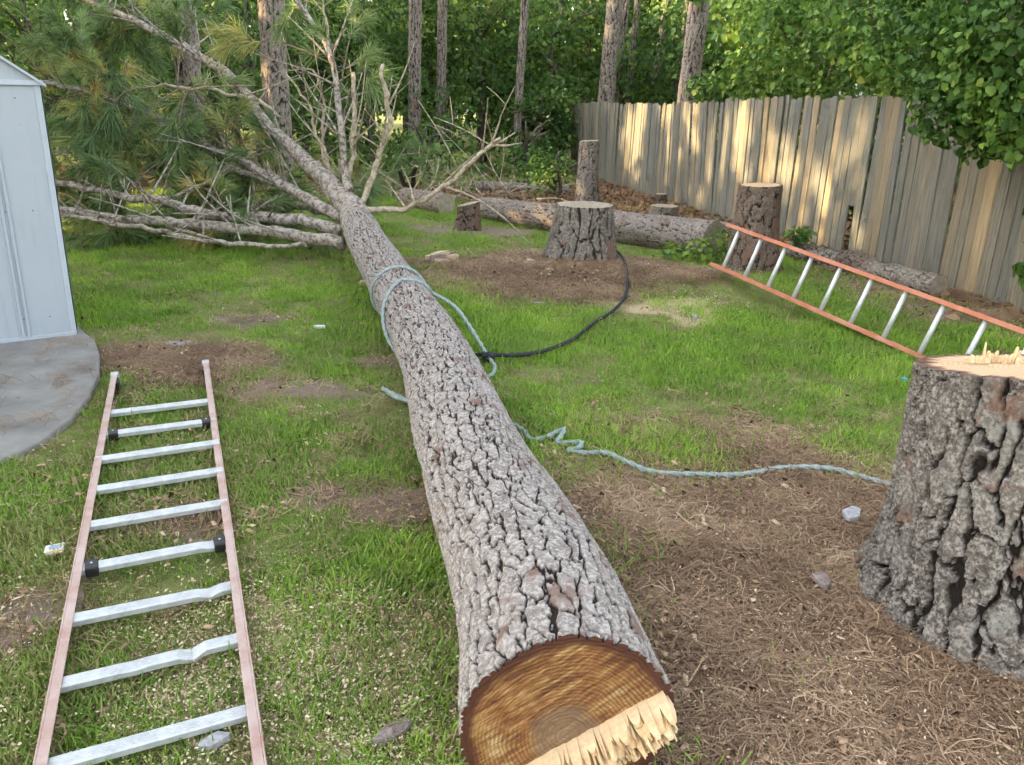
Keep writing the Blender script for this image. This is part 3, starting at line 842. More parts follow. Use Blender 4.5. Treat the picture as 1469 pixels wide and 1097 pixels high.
# ------------------------------------------------------------------ stumps and logs
def stump(name, label, x, y, h, r_top, r_base, mat, seed, nu=16, plate=0.13, depth=0.02, nc=110, rows=60, roots=5, top="weathered", lean=(0, 0), slope=(0.0, 0.0), splinters=0, flare_h=0.25, rz=0.0, cat="tree stump", wide=0.011, broken=0.6, warp=0.55, fine=0.2):
    z0 = gzs(x, y)
    t = thing(name, label, cat, (x, y, z0), rz)
    C = np.array([(0, 0, -0.12), (lean[0] * 0.3, lean[1] * 0.3, h * 0.3), (lean[0] * 0.65, lean[1] * 0.65, h * 0.65), (lean[0], lean[1], h)])
    Rr = np.array([r_top + (r_base - r_top) * 0.85, r_top + (r_base - r_top) * 0.42, r_top + (r_base - r_top) * 0.12, r_top])
    rr = random.Random(seed)
    phs = [rr.uniform(0, 2 * math.pi) for _ in range(roots)]
    def flare(TH_, S_):
        k = np.exp(-np.maximum(S_ - 0.12, 0) / flare_h)
        s_ = 0
        for p in phs:
            s_ = s_ + np.maximum(np.cos(TH_ - p), 0) ** 6
        return (r_base - r_top) * 0.75 * k * (s_ - 0.35)
    V, F, at, C_, R_, disp, th = bark_trunk(C, Rr, rows, nc, nu, plate, depth, seed, flare=flare, wide=wide, broken=broken, warp=warp, fine=fine)
    # tilt of the sawn top
    top_i = np.arange(len(V)).reshape(len(C_), nc)
    w = np.linspace(0, 1, len(C_)) ** 3
    VV = V.reshape(len(C_), nc, 3)
    VV[:, :, 2] += w[:, None] * (slope[0] * (VV[:, :, 0] - lean[0]) + slope[1] * (VV[:, :, 1] - lean[1]))
    V = VV.reshape(-1, 3)
    link("bark", new_mesh("stump_bark", V, F, at, True), mat, t)
    E_ = VV[-1]
    cen = E_.mean(0)
    K = 10
    fv, rim = [(0, 0, 0)], [0.0]
    for q in np.linspace(0, 1, K + 1)[1:]:
        for p in E_:
            d = (p - cen) * q
            fv.append((d[0], d[1], d[2])); rim.append(q)
    fv = np.array(fv)
    fv[:, 2] += (fbm(fv[:, 0] * 40, fv[:, 1] * 40, 3, seed) - 0.5) * 0.012 * (np.array(rim) < 0.95)
    ff = [(0, 1 + j, 1 + (j + 1) % nc) for j in range(nc)]
    for k in range(K - 1):
        a0 = 1 + k * nc
        ff += [(a0 + j, a0 + nc + j, a0 + nc + (j + 1) % nc, a0 + (j + 1) % nc) for j in range(nc)]
    fo = link("cut_top", new_mesh("cut_top", fv, ff, {"rim": rim}), M["cut_" + top], t, tuple(cen))
    return t, fo

big, bigtop = stump("tree_stump", "large dark furrowed pine stump with fresh splintered top on the pine straw mound", 1.68, 2.28, 0.87, 0.350, 0.44, M["bark_dark"], 501,
      nu=28, plate=0.24, depth=0.038, nc=540, rows=380, wide=0.0125, broken=0.60, warp=0.58, fine=0.30, roots=6, top="fresh", lean=(-0.06, 0.02), slope=(-0.03, -0.18), flare_h=0.13)
for i in range(60):     # torn hinge across the top of the big stump
    a = -0.20 + i * 0.0075
    s_ = link("splinter", splinter(random.uniform(0.004, 0.015), 0.010, random.choice((0.012, 0.018, 0.025, 0.03, 0.055)) * random.uniform(0.7, 1.3), 700 + i), M["fresh_wood"], bigtop)
    yy_ = 0.10 + 0.10 * a + random.uniform(-0.025, 0.025)
    s_.location = (a, yy_, -0.006 - 0.03 * a - 0.18 * yy_)
    s_.rotation_euler = (random.uniform(-0.2, 0.2), random.uniform(-0.2, 0.2), random.uniform(-0.5, 0.5))

stump("tree_stump", "wide grey ridged stump with flared roots and black rope at its foot", 0.72, 8.60, 0.58, 0.295, 0.40, M["bark_mid"], 502, nu=22, plate=0.36, depth=0.045, nc=220, rows=100, wide=0.017, broken=0.66, warp=0.42, fine=0.3, top="weathered", flare_h=0.16)
stump("tree_stump", "tall reddish-brown stump with fresh cut behind the orange ladder", 2.55, 8.62, 0.90, 0.215, 0.285, M["bark_red"], 503, nu=12, plate=0.22, depth=0.032, nc=150, wide=0.012, rows=90, top="fresh", flare_h=0.2, slope=(0.05, 0))
stump("tree_stump", "short rotten stump with chewed foot beside the long log", -0.66, 11.20, 0.36, 0.145, 0.19, M["bark_red"], 504, nu=9, plate=0.14, depth=0.03, nc=70, rows=40, slope=(0.25, 0), flare_h=0.12)
stump("tree_stump", "tall thin dark stump standing before the far end of the fence", 1.26, 14.8, 1.12, 0.165, 0.21, M["bark_dark"], 505, nu=11, plate=0.16, depth=0.02, nc=70, rows=60, slope=(0.08, 0))
stump("tree_stump", "low grey stump just behind the long log near the fence", 2.24, 12.35, 0.27, 0.20, 0.235, M["bark_mid"], 506, nu=14, plate=0.16, depth=0.02, nc=80, rows=36)
stump("tree_stump", "tiny dark stub among dry leaves at the foot of the fence", 2.62, 14.9, 0.22, 0.10, 0.12, M["bark_red"], 507, nu=8, plate=0.12, depth=0.015, nc=40, rows=20)

def log(name, label, a, b, ra, rb, mat, seed, group=None, ends=("weathered", "weathered"), nc=90, rows=None, sag=0.0):
    a, b = np.array(a, float), np.array(b, float)
    base = np.array([(a[0] + b[0]) / 2, (a[1] + b[1]) / 2, min(a[2] - ra, b[2] - rb)])
    t = thing(name, label, "log", tuple(base), 0, group)
    L = np.linalg.norm(b - a)
    rows = rows or int(max(30, L / 0.03))
    C = np.array([a, a * 0.66 + b * 0.34 + [0, 0, sag], a * 0.33 + b * 0.67 + [0, 0, sag], b]) - base
    V, F, at, C_, R_, disp, th = bark_trunk(C, np.array([ra, ra * 0.66 + rb * 0.34, ra * 0.33 + rb * 0.67, rb]), rows, nc, max(8, int(2 * math.pi * ra / 0.07)), 0.11, 0.016, seed)
    link("bark", new_mesh("log_bark", V, F, at, True), mat, t)
    VV = V.reshape(len(C_), nc, 3)
    for E_, kind, k in ((VV[0], ends[0], 0), (VV[-1], ends[1], -1)):
        cen = E_.mean(0)
        T_, A_, B_ = frames(C_)
        X_, Y_, Z_ = B_[k], A_[k], (-T_[k] if k == 0 else T_[k])
        X_ = np.cross(Y_, Z_)
        q = np.stack([(E_ - cen) @ X_, (E_ - cen) @ Y_, np.zeros(nc)], 1)
        fv = np.vstack([[(0, 0, 0)], q * 0.55, q * 0.9, q])
        rim = [0.0] + [0.55] * nc + [0.9] * nc + [1.0] * nc
        ff = [(0, 1 + j, 1 + (j + 1) % nc) for j in range(nc)]
        for s_ in (0, 1):
            a0 = 1 + s_ * nc
            ff += [(a0 + j, a0 + nc + j, a0 + nc + (j + 1) % nc, a0 + (j + 1) % nc) for j in range(nc)]
        fo = link("cut_end", new_mesh("cut_end", fv, ff, {"rim": rim}), M["cut_" + kind], t)
        fo.matrix_local = Matrix(((X_[0], Y_[0], Z_[0], cen[0]), (X_[1], Y_[1], Z_[1], cen[1]), (X_[2], Y_[2], Z_[2], cen[2]), (0, 0, 0, 1)))
    return t

def on(x, y, r): return (x, y, gzs(x, y) + r * 0.92)
log("log", "long grey log lying across the lawn behind the wide stump", on(-0.52, 12.45, .17), on(2.32, 9.42, .215), 0.17, 0.215, M["bark_log"], 601, ends=("weathered", "weathered"), nc=120)
log("log", "short log with round sawn end showing, lying beyond the rotten stump", on(-1.95, 14.1, .15), on(-1.12, 12.95, .165), 0.15, 0.165, M["bark_log"], 602, ends=("weathered", "weathered"))
log("log", "thin grey log lying in the leaf litter at the edge of the woods", on(-0.9, 17.2, .1), on(1.1, 16.6, .11), 0.10, 0.11, M["bark_log"], 603, nc=48)
FL = [((3.30, 9.55), (3.58, 8.78), .105, "bark_dark", "dark log piece against the fence next to the reddish stump"),
      ((3.59, 8.70), (3.72, 8.32), .125, "bark_red", "short reddish log piece second in the row along the fence"),
      ((3.66, 8.42), (3.80, 8.05), .10, "bark_mid", "grey log piece third in the row along the fence"),
      ((3.78, 8.00), (4.00, 7.45), .115, "bark_mid", "greyest log piece at the end of the row along the fence")]
for i, (a, b, r0, mt, lab) in enumerate(FL):
    log("log", lab, on(a[0], a[1], r0), on(b[0], b[1], r0), r0, r0 * 0.95, M[mt], 610 + i, "log pieces along the fence", nc=56)
log("log", "small grey offcut of wood on the ground against the fence", on(2.95, 11.7, .07), on(3.10, 11.45, .07), .075, .07, M["bark_dark"], 620, nc=40)

# forked dark stub in the brush beyond the logs
fk = thing("forked_stub", "dark forked stub with one pale cut tip in the brush beyond the short log", "tree stump", (-1.98, 14.9, gzs(-1.98, 14.9)))
bag = Bag()
bag.add(*tube(catmull(np.array([(0, 0, -0.1), (0.02, 0, 0.15), (0.0, 0, 0.36)]), 10), np.linspace(0.15, 0.11, 10), 14))
bag.add(*tube(catmull(np.array([(0, 0, 0.25), (-0.12, 0, 0.45), (-0.20, 0, 0.72)]), 10), np.linspace(0.07, 0.04, 10), 10))
bag.add(*tube(catmull(np.array([(0, 0, 0.25), (0.12, 0, 0.42), (0.13, 0, 0.66), (0.20, 0, 0.84)]), 12), np.linspace(0.065, 0.045, 12), 10))
fk.scale = (0.75, 0.75, 0.70)
link("stem", bag.mesh("stem", smooth=True), M["bark_red"], fk)
fk_c = bag = Bag()
bag.add(*tube(np.array([(0.198, 0, 0.845), (0.205, 0, 0.875)]), [0.048, 0.046], 10))
link("cut_tip", bag.mesh("cut_tip"), M["pale_chip"], fk)

# cut boughs heaped beyond the logs
bp = thing("brush_pile", "heap of cut pine boughs and bare sticks beyond the rotten stump and logs", "brush pile", (-1.2, 15.6, gzs(-1.2, 15.6)))
r = np.random.default_rng(990)
tb, nb_ = Bag(), Bag()
for k in range(46):
    x0, y0 = r.uniform(-2.4, 1.6), r.uniform(-0.9, 1.1)
    d = r.normal(0, 1, 3); d[2] = abs(d[2]) * 0.5 + 0.12; d /= np.linalg.norm(d)
    ln = r.uniform(0.7, 1.9)
    p0 = np.array([x0, y0, gzs(x0 - 1.2, y0 + 15.6) - bp.location[2] + 0.03])
    q = catmull(np.array([p0, p0 + d * ln * 0.5 + r.normal(0, 0.05, 3), p0 + d * ln + r.normal(0, 0.12, 3)]), 10)
    tb.add(*tube(q, np.linspace(r.uniform(0.010, 0.026), 0.005, 10), 6))
    for _ in range(3):
        j = r.integers(3, 9)
        d2 = d + r.normal(0, 0.7, 3); d2 /= np.linalg.norm(d2)
        tb.add(*tube(np.array([q[j], q[j] + d2 * 0.2, q[j] + d2 * 0.4]), [0.007, 0.005, 0.003], 4))
    if k % 2 == 0 and x0 < 0.6:
        tint = 0.95 if r.random() < 0.2 else r.uniform(0.3, 0.85)
        for j in (9, 7, 5):
            needle_tuft(nb_, q[j] + r.normal(0, 0.05, 3), d + r.normal(0, 0.3, 3), 60, 0.26, tint, r)
link("sticks", tb.mesh("sticks", smooth=True), M["dead_limb"], bp)["kind"] = "stuff"
link("needles", nb_.mesh("needles"), M["needle"], bp)["kind"] = "stuff"

# ------------------------------------------------------------------ ladders
def chan(mb, P, Q, up, inn, h, fl, th_=0.006):
    """C channel from P to Q: web of height h along up, flanges of width fl along inn"""
    P, Q, up, inn = (np.array(q, float) for q in (P, Q, up, inn))
    d = (Q - P) / 2
    c = (P + Q) / 2
    mb.box(c, d, inn * th_ / 2, up * h / 2)
    for s_ in (-1, 1):
        mb.box(c + up * s_ * (h / 2 - th_ / 2) + inn * (fl / 2), d, inn * (fl / 2 - th_ / 2), up * th_ / 2)
    return mb

lad = thing("ladder", "faded pink fibreglass ladder with flat bent aluminium rungs lying on the grass", "ladder", (-1.55, 2.72, gzs(-1.55, 2.72)))
LO = np.array(lad.location)
r1l, r1r, D = np.array([-2.033, 3.764, 0.0]), np.array([-1.622, 3.972, 0.0]), np.array([0.1163, -0.2820, 0.0])
dn = D / np.linalg.norm(D)
across = (r1r - r1l) / np.linalg.norm(r1r - r1l)
perp = np.array([dn[1], -dn[0], 0]) * -1
perp = perp if perp @ across > 0 else -perp
ZL, ZR = 0.052, 0.040
for s_, p0, far_e, zz in ((1, r1l, 0.585, ZL), (-1, r1r, 0.665, ZR)):
    mb = MB()
    a_, b_ = p0 - dn * far_e, p0 + dn * (0.305 * 9.6)
    za, zb = gzs(a_[0], a_[1]), gzs(b_[0], b_[1])
    A_, B_ = np.array([a_[0], a_[1], za + zz]), np.array([b_[0], b_[1], zb + zz])
    A_ -= perp * s_ * 0.030; B_ -= perp * s_ * 0.030
    chan(mb, A_ - LO, B_ - LO, (0, 0, 1), perp * s_, 0.076, 0.032)
    rl = bevel(link("rail", mb.mesh("rail"), M["fibreglass_pink"], lad), 0.002)
    mb = MB()
    mb.box(A_ - LO - dn * 0.004 + perp * s_ * 0.014 + np.array([0, 0, 0.0]), dn * 0.028, perp * 0.0205, (0, 0, 0.042))
    bevel(link("end_cap", mb.mesh("end_cap"), M["aluminium"], rl), 0.004)
    mb = MB()
    mb.box(A_ - LO + dn * 0.075 + perp * s_ * 0.030 + np.array([0, 0, -0.006]), dn * 0.05, perp * 0.008, (0, 0, 0.03))
    bevel(link("latch", mb.mesh("latch"), M["black_plastic"], rl), 0.003)

def rung_mesh(Lr, kink=None, seed=0):
    """flat grooved rung along +X, 42 mm deep (Y), 26 mm thick; kink = list of (position, amount)"""
    sec = [(-0.021, -0.010), (-0.021, 0.008), (-0.017, 0.012)]
    yy = np.linspace(-0.014, 0.014, 11)
    sec += [(y, 0.013 - (0.0018 if i % 2 else 0)) for i, y in enumerate(yy)]
    sec += [(0.017, 0.012), (0.021, 0.008), (0.021, -0.010), (0.0, -0.013)]
    sec = np.array(sec)
    ns_ = 41
    xs = np.linspace(0, Lr, ns_)
    V = []
    for x in xs:
        q = sec.copy()
        dy = dz = tw = sq = 0.0
        for p, am in (kink or []):
            g = max(0.0, 1 - abs(x / Lr - p) / 0.075)
            sq += g * am
            dz -= g * am * 0.016
            dy += am * 0.012 * (1 / (1 + math.exp(-(x / Lr - p) * 40)))
            tw += g * am * 0.35
        ct, st = math.cos(tw), math.sin(tw)
        qq = np.column_stack([q[:, 0] * ct - q[:, 1] * st, (q[:, 0] * st + q[:, 1] * ct) * (1 - 0.3 * min(sq, 1))])
        for y, z in qq: V.append((x, y + dy, z + dz))
    m_ = len(sec)
    F = [(i * m_ + j, i * m_ + (j + 1) % m_, (i + 1) * m_ + (j + 1) % m_, (i + 1) * m_ + j) for i in range(ns_ - 1) for j in range(m_)]
    F += [tuple(range(m_))[::-1], tuple((ns_ - 1) * m_ + j for j in range(m_))]
    return new_mesh("rung", np.array(V), F)

KINK = {5: [(0.86, 0.45)], 6: [(0.82, 0.65), (0.93, 0.25)], 7: [(0.40, 0.15), (0.70, 0.85)], 8: []}
for i in range(-1, 10):
    if i == -1: continue
    a_, b_ = r1l + D * i - perp * 0.028, r1r + D * i + perp * 0.028
    za, zb = gzs(a_[0], a_[1]) + ZL + 0.006, gzs(b_[0], b_[1]) + ZR + 0.008
    A_, B_ = np.array([a_[0], a_[1], za]) - LO, np.array([b_[0], b_[1], zb]) - LO
    v = B_ - A_
    Lr = np.linalg.norm(v)
    X_ = v / Lr
    Y_ = np.cross([0, 0, 1], X_); Y_ /= np.linalg.norm(Y_)
    tilt = 0.10
    Z_ = np.cross(X_, Y_)
    Y2, Z2 = Y_ * math.cos(tilt) + Z_ * math.sin(tilt), Z_ * math.cos(tilt) - Y_ * math.sin(tilt)
    rg = link("rung", rung_mesh(Lr, KINK.get(i)), M["aluminium"], lad)
    rg.matrix_local = Matrix(((X_[0], Y2[0], Z2[0], A_[0]), (X_[1], Y2[1], Z2[1], A_[1]), (X_[2], Y2[2], Z2[2], A_[2]), (0, 0, 0, 1)))
    if i in (1, 5):
        for pos in (0.052, Lr - 0.046):
            mb = MB()
            mb.box((pos, 0, -0.002), (0.021, 0, 0), (0, 0.028, 0), (0, 0, 0.020))
            bk = bevel(link("bracket", mb.mesh("bracket"), M["black_plastic"], rg), 0.005)
            bk.location = (0, 0, 0)
            mb = MB()
            ring = [(pos + 0.004 * math.cos(t), 0.002 + 0.004 * math.sin(t)) for t in np.linspace(0, 2 * math.pi, 8, endpoint=False)]
            mb.add([(x, y, 0.017) for x, y in ring] + [(x, y, 0.0205) for x, y in ring], [tuple(range(8, 16))] + [(j, (j + 1) % 8, 8 + (j + 1) % 8, 8 + j) for j in range(8)])
            link("rivet", mb.mesh("rivet"), M["aluminium"], rg)

# orange ladder standing on its long edge beside the fence stumps
ol = thing("ladder", "orange fibreglass ladder with round pale rungs standing on its edge by the fence", "ladder", (2.37, 6.4, gzs(2.37, 6.4)))
OO = np.array(ol.location)
a1, a2 = np.array([1.94, 7.42, 0.115]), np.array([2.80, 5.29, -0.020])
b1 = a1 + np.array([0.115, 0.047, 0.37])
d2 = (a2 - a1) / 7.0
dn2 = d2 / np.linalg.norm(d2)
upv = b1 - a1
upv = upv - dn2 * (upv @ dn2); Wd = np.linalg.norm(upv); upv /= Wd
nv = np.cross(dn2, upv)
nv = nv if nv[0] > 0 else -nv
for base, s_ in ((a1 - upv * 0.012, 1), (a1 + upv * (Wd + 0.012), -1)):
    mb = MB()
    P = base - dn2 * 0.16 - OO
    Q = base + dn2 * (0.33 * 11.6) - OO
    chan(mb, P, Q, nv, upv * s_, 0.078, 0.032)
    bevel(link("rail", mb.mesh("rail"), M["fibreglass_orange"], ol), 0.002)
for k in range(12):
    p = a1 + d2 * k - OO
    q = p + upv * Wd
    V_, F_2 = tube(np.array([p - upv * 0.008, p * 0.5 + q * 0.5, q + upv * 0.008]), [0.0175] * 3, 16)
    link("rung", new_mesh("round_rung", V_, F_2, None, True), M["aluminium_pale"], ol)

# ------------------------------------------------------------------ ropes
def rope_mesh(pts, rad, name, closed=False, step=0.006, strands=3, pitch=0.055):
    P = np.array(pts, float)
    L = np.linalg.norm(np.diff(P, axis=0), axis=1).sum()
    n_ = max(8, int(L / step))
    C = catmull(P, n_)
    s_ = np.linspace(0, L, n_)[:, None]
    nc_ = 12
    thj = np.linspace(0, 2 * np.pi, nc_, endpoint=False)[None]
    disp = rad * 0.24 * np.cos(strands * (thj - 2 * np.pi * s_ / pitch / strands * 1.0))
    V, F = tube(C, np.full(n_, rad), nc_, None, disp)
    return new_mesh(name, V, F, None, True)

def trunk_at(y):
    i = np.argmin(np.abs(TC[:, 1] - y))
    return TC[i], TRr[i]
def wrap(y0, skew, a0, a1, rad, n_=30, lift=0.012):
    """rope round the trunk at y0; angle 0 on top, positive to the right of the trunk"""
    out = []
    for a in np.linspace(a0, a1, n_):
        yy = y0 + skew * (a - a0) / (a1 - a0 + 1e-9)
        c, rr = trunk_at(yy)
        ax = (trunk_at(yy + 0.3)[0] - trunk_at(yy - 0.3)[0]); ax /= np.linalg.norm(ax)
        sx = np.cross(ax, [0, 0, 1]); sx /= np.linalg.norm(sx)
        u_ = np.cross(sx, ax)
        p = c + (rr + lift) * (math.cos(a) * u_ + math.sin(a) * sx)
        p[2] = max(p[2], gzs(p[0], p[1]) + 0.012)
        out.append(p)
    return out
rp = thing("rope", "grey-green braided rope wrapped twice round the fallen trunk and trailing to the big stump", "rope", (-0.70, 5.3, gzs(-0.70, 5.3)))
RO_ = np.array(rp.location)
loops = wrap(5.95, -0.02, -2.5, 0.6, 0.012, 26) + wrap(5.93, -0.25, 0.75, 2.6, 0.012, 14)
link("loop", rope_mesh([q - RO_ for q in loops], 0.0118, "rope_loop"), M["rope"], rp)
knot = np.array([-0.16, 4.93, gzs(-0.16, 4.93) + 0.05])
second = wrap(4.95, 0.55, -2.4, -0.2, 0.012, 20) + wrap(5.50, -0.04, -0.05, 1.0, 0.012, 9)
hang = [second[-1] * 0.6 + knot * 0.4 + [0.03, 0, 0.05], knot, knot + [0.05, -0.14, -0.02], knot + [0.03, -0.28, -0.03], knot + [-0.04, -0.34, -0.035]]
link("loop", rope_mesh([q - RO_ for q in second + hang], 0.0118, "rope_loop"), M["rope"], rp)
def gp(x, y, h=0.026): return np.array([x, y, gzs(x, y) + h + (0.016 if x > 0.3 and y < 4 else 0.006)])
tail = [gp(-0.70, 4.26, .02), gp(-0.60, 4.15), gp(-0.36, 4.02), gp(-0.10, 3.93), gp(0.008, 3.836, .03), gp(0.07, 3.74, .03), gp(0.10, 3.66, .02), gp(0.17, 3.66, .03), gp(0.235, 3.72, .04), gp(0.27, 3.74, .045), gp(0.25, 3.66, .04), gp(0.23, 3.60, .03),
        gp(0.30, 3.60, .035), gp(0.345, 3.58, .035), gp(0.33, 3.52, .03), gp(0.28, 3.51, .025), gp(0.36, 3.48, .02), gp(0.46, 3.473), gp(0.56, 3.35), gp(0.66, 3.26), gp(0.85, 3.24), gp(1.03, 3.233), gp(1.24, 3.31, .02), gp(1.44, 3.321, .025), gp(1.56, 3.26, .02), gp(1.68, 3.15), gp(1.80, 3.02)]
link("tail", rope_mesh([q - RO_ for q in tail], 0.0118, "rope_tail"), M["rope"], rp)
tail2 = [gp(-0.74, 4.30, .03), gp(-0.68, 4.235, .03), gp(-0.60, 4.18, .02), gp(-0.50, 4.10, .012)]
link("tail", rope_mesh([q - RO_ for q in tail2], 0.0118, "rope_tail"), M["rope"], rp)

br_ = thing("rope", "black rope curving over the grass from the wide stump to the trunk", "rope", (0.6, 6.0, gzs(0.6, 6.0)))
BO = np.array(br_.location)
bl = [gp(1.02, 8.66, .12), gp(1.10, 8.45, .09), gp(1.12, 8.1, .03), gp(1.08, 7.6, .025), gp(0.98, 6.9, .04), gp(0.82, 6.35, .04), gp(0.61, 5.9, .04), gp(0.42, 5.42, .04), gp(0.21, 5.10, .04), gp(0.02, 4.96, .045), knot + [0, 0, 0.012], gp(-0.30, 4.99, .03), gp(-0.42, 5.02, .02)]
link("strand", rope_mesh([q - BO for q in bl], 0.0125, "black_strand"), M["rope_black"], br_)
kn = [knot + 0.030 * np.array([math.cos(t * 2.1), math.sin(t * 2.1) * 0.8, 0.6 * math.sin(t * 3.3)]) for t in np.linspace(0, 6.5, 26)]
link("knot", rope_mesh([q - BO for q in kn], 0.011, "knot"), M["rope_black"], br_)

# ------------------------------------------------------------------ shed
sh = thing("metal_shed", "pale blue-grey metal garden shed with ribbed panels and gabled roof on the slab", "shed", (-2.945, 5.165, 0.015))
wx = np.array([-0.843, -0.537, 0.0]); wn_ = np.array([0.537, -0.843, 0.0]); zz = np.array([0, 0, 1.0])
WL, EH = 3.0, 1.585
lean_k = 0.028                                           # the old shed leans a little to the right
def SP(s_, n_, z): return wx * s_ + wn_ * n_ + zz * z + np.array([lean_k * z / 1.6, 0, 0])
def roof_z(s_):
    m_ = min(s_, WL - s_)
    return EH + min(m_, 0.55) * 0.72 + max(m_ - 0.55, 0) * 0.32
PW = 0.30
nP = int(WL / PW)
for k in range(nP):
    s0 = 0.028 + k * PW
    prof = [(0, 0), (0.228, 0), (0.234, 0.012), (0.248, 0.012), (0.254, 0), (0.262, 0), (0.268, 0.012), (0.282, 0.012), (0.288, 0.0), (PW - 0.001, 0)]
    vs_ = [SP(s0 + a, b, 0.02) for a, b in prof] + [SP(s0 + a, b, EH) for a, b in prof]
    m_ = len(prof)
    back = [SP(s0 + a, b - 0.004, 0.02) for a, b in prof] + [SP(s0 + a, b - 0.004, EH) for a, b in prof]
    fs = [(j, j + 1, m_ + j + 1, m_ + j) for j in range(m_ - 1)]
    fs += [(2 * m_ + j + 1, 2 * m_ + j, 3 * m_ + j, 3 * m_ + j + 1) for j in range(m_ - 1)]
    pn = link("panel", MB().add(vs_ + back, fs).mesh("panel"), M["shed"], sh)
    for a in (0.11, 0.258):
        for zc in (0.14, 0.83, 1.5):
            ring = [(0.0045 * math.cos(t), 0.0045 * math.sin(t)) for t in np.linspace(0, 2 * math.pi, 8, endpoint=False)]
            vs_ = [SP(s0 + a + x, 0.0005, zc + y) for x, y in ring] + [SP(s0 + a + x * 0.7, 0.004, zc + y * 0.7) for x, y in ring]
            link("screw", MB().add(vs_, [tuple(range(8, 16))] + [(j, (j + 1) % 8, 8 + (j + 1) % 8, 8 + j) for j in range(8)]).mesh("screw"), M["screw"], pn)
mb = MB()
def bar(mb, s0, s1, n0, n1, z0, z1):
    c8 = [SP(s_, n_, z) for s_ in (s0, s1) for n_ in (n0, n1) for z in (z0, z1)]
    mb.add(c8, [(0, 1, 3, 2), (4, 6, 7, 5), (0, 4, 5, 1), (2, 3, 7, 6), (0, 2, 6, 4), (1, 5, 7, 3)])
    return mb
bevel(link("corner_trim", bar(MB(), -0.004, 0.030, -0.03, 0.006, 0.0, EH).mesh("corner_trim"), M["shed_trim"], sh), 0.003)
bevel(link("base_rail", bar(MB(), 0.0, WL, -0.03, 0.008, -0.012, 0.024).mesh("base_rail"), M["shed_trim"], sh), 0.003)
bevel(link("eave_trim", bar(MB(), -0.02, WL, -0.03, 0.020, EH - 0.012, EH + 0.018).mesh("eave_trim"), M["shed_trim"], sh), 0.003)
gs = [0.0, 0.55, WL / 2, WL - 0.55, WL]
gv = [SP(s_, 0.002, EH + 0.018) for s_ in gs] + [SP(s_, 0.002, roof_z(s_)) for s_ in gs]
gv += [SP(s_, -0.01, EH + 0.018) for s_ in gs] + [SP(s_, -0.01, roof_z(s_)) for s_ in gs]
link("gable", MB().add(gv, [(j, j + 1, 6 + j, 5 + j) for j in range(4)] + [(10 + j + 1, 10 + j, 15 + j, 16 + j) for j in range(4)]).mesh("gable"), M["shed"], sh)
DP = 2.4
for k in range(4):
    sA, sB = gs[k] - (0.035 if k == 0 else 0), gs[k + 1] + (0.035 if k == 3 else 0)
    zA = roof_z(gs[k]) - (0.025 if k == 0 else 0); zB = roof_z(gs[k + 1]) - (0.025 if k == 3 else 0)
    c8 = []
    for dz in (0.004, 0.022):
        c8 += [SP(sA, 0.035, zA + dz), SP(sB, 0.035, zB + dz), SP(sB, -DP, zB + dz), SP(sA, -DP, zA + dz)]
    link("roof_panel", MB().add(c8, [(3, 2, 1, 0), (4, 5, 6, 7), (0, 1, 5, 4), (1, 2, 6, 5), (2, 3, 7, 6), (3, 0, 4, 7)]).mesh("roof_panel"), M["shed_trim"], sh)
for s0, nm in ((0.0, "side_wall"), (WL, "side_wall")):
    vs_, fs = [], []
    q = np.linspace(-0.02, -DP + 0.02, 33)
    for i, nn in enumerate(q):
        rib = 0.012 if i % 4 == 0 else 0.0
        s2 = s0 - rib if s0 == 0 else s0 + rib
        vs_ += [SP(s2, nn, 0.02), SP(s2, nn, EH)]
    fs = [(2 * i, 2 * i + 2, 2 * i + 3, 2 * i + 1) for i in range(len(q) - 1)]
    link(nm, MB().add(vs_, fs).mesh(nm), M["shed"], sh)
link("back_wall", bar(MB(), 0.0, WL, -DP + 0.002, -DP + 0.02, 0.02, EH).mesh("back_wall"), M["shed"], sh)

# ------------------------------------------------------------------ fence
fe = thing("picket_fence", "weathered leaning wooden picket fence along the side of the yard", "fence", (4.1, 9.3, gzs(4.1, 9.3)))
FO = np.array(fe.location)
PH = 1.82
def picket_mesh(w, h, z0, seed):
    r = random.Random(seed)
    th_ = 0.009
    ear = r.uniform(0.018, 0.032)
    zs = [z0, h * 0.34, h * 0.67, h - ear, h]
    bow = r.uniform(-0.012, 0.012); cup = r.uniform(-0.006, 0.010)
    V = []
    for z in zs:
        t = (z / h)
        hw = w / 2 if z < h else w / 2 - ear * r.uniform(0.8, 1.2)
        off = bow * math.sin(t * math.pi)
        side = r.uniform(-0.0025, 0.0025)
        V += [(-hw + side, -th_ + off + cup * t, z), (hw + side, -th_ + off + cup * t, z), (hw + side, th_ + off + cup * t, z), (-hw + side, th_ + off + cup * t, z)]
    F = [(0, 1, 2, 3)[::-1]]
    for k in range(4):
        F += [(k * 4 + j, k * 4 + (j + 1) % 4, k * 4 + 4 + (j + 1) % 4, k * 4 + 4 + j) for j in range(4)]
    F.append((16, 17, 18, 19))
    return MB().add(V, F).mesh("picket")
fl_ = FENCE
seg = np.linalg.norm(np.diff(fl_, axis=0), axis=1)
cum = np.concatenate([[0], np.cumsum(seg)])
variants = [picket_mesh(0.128, PH, 0.02, 1000 + i) for i in range(14)]
for vme in variants: vme.materials.append(M["picket"])
broken = picket_mesh(0.128, PH, 0.58, 1050); broken.materials.append(M["picket"])
d, i, hole_done = 0.0, 0, False
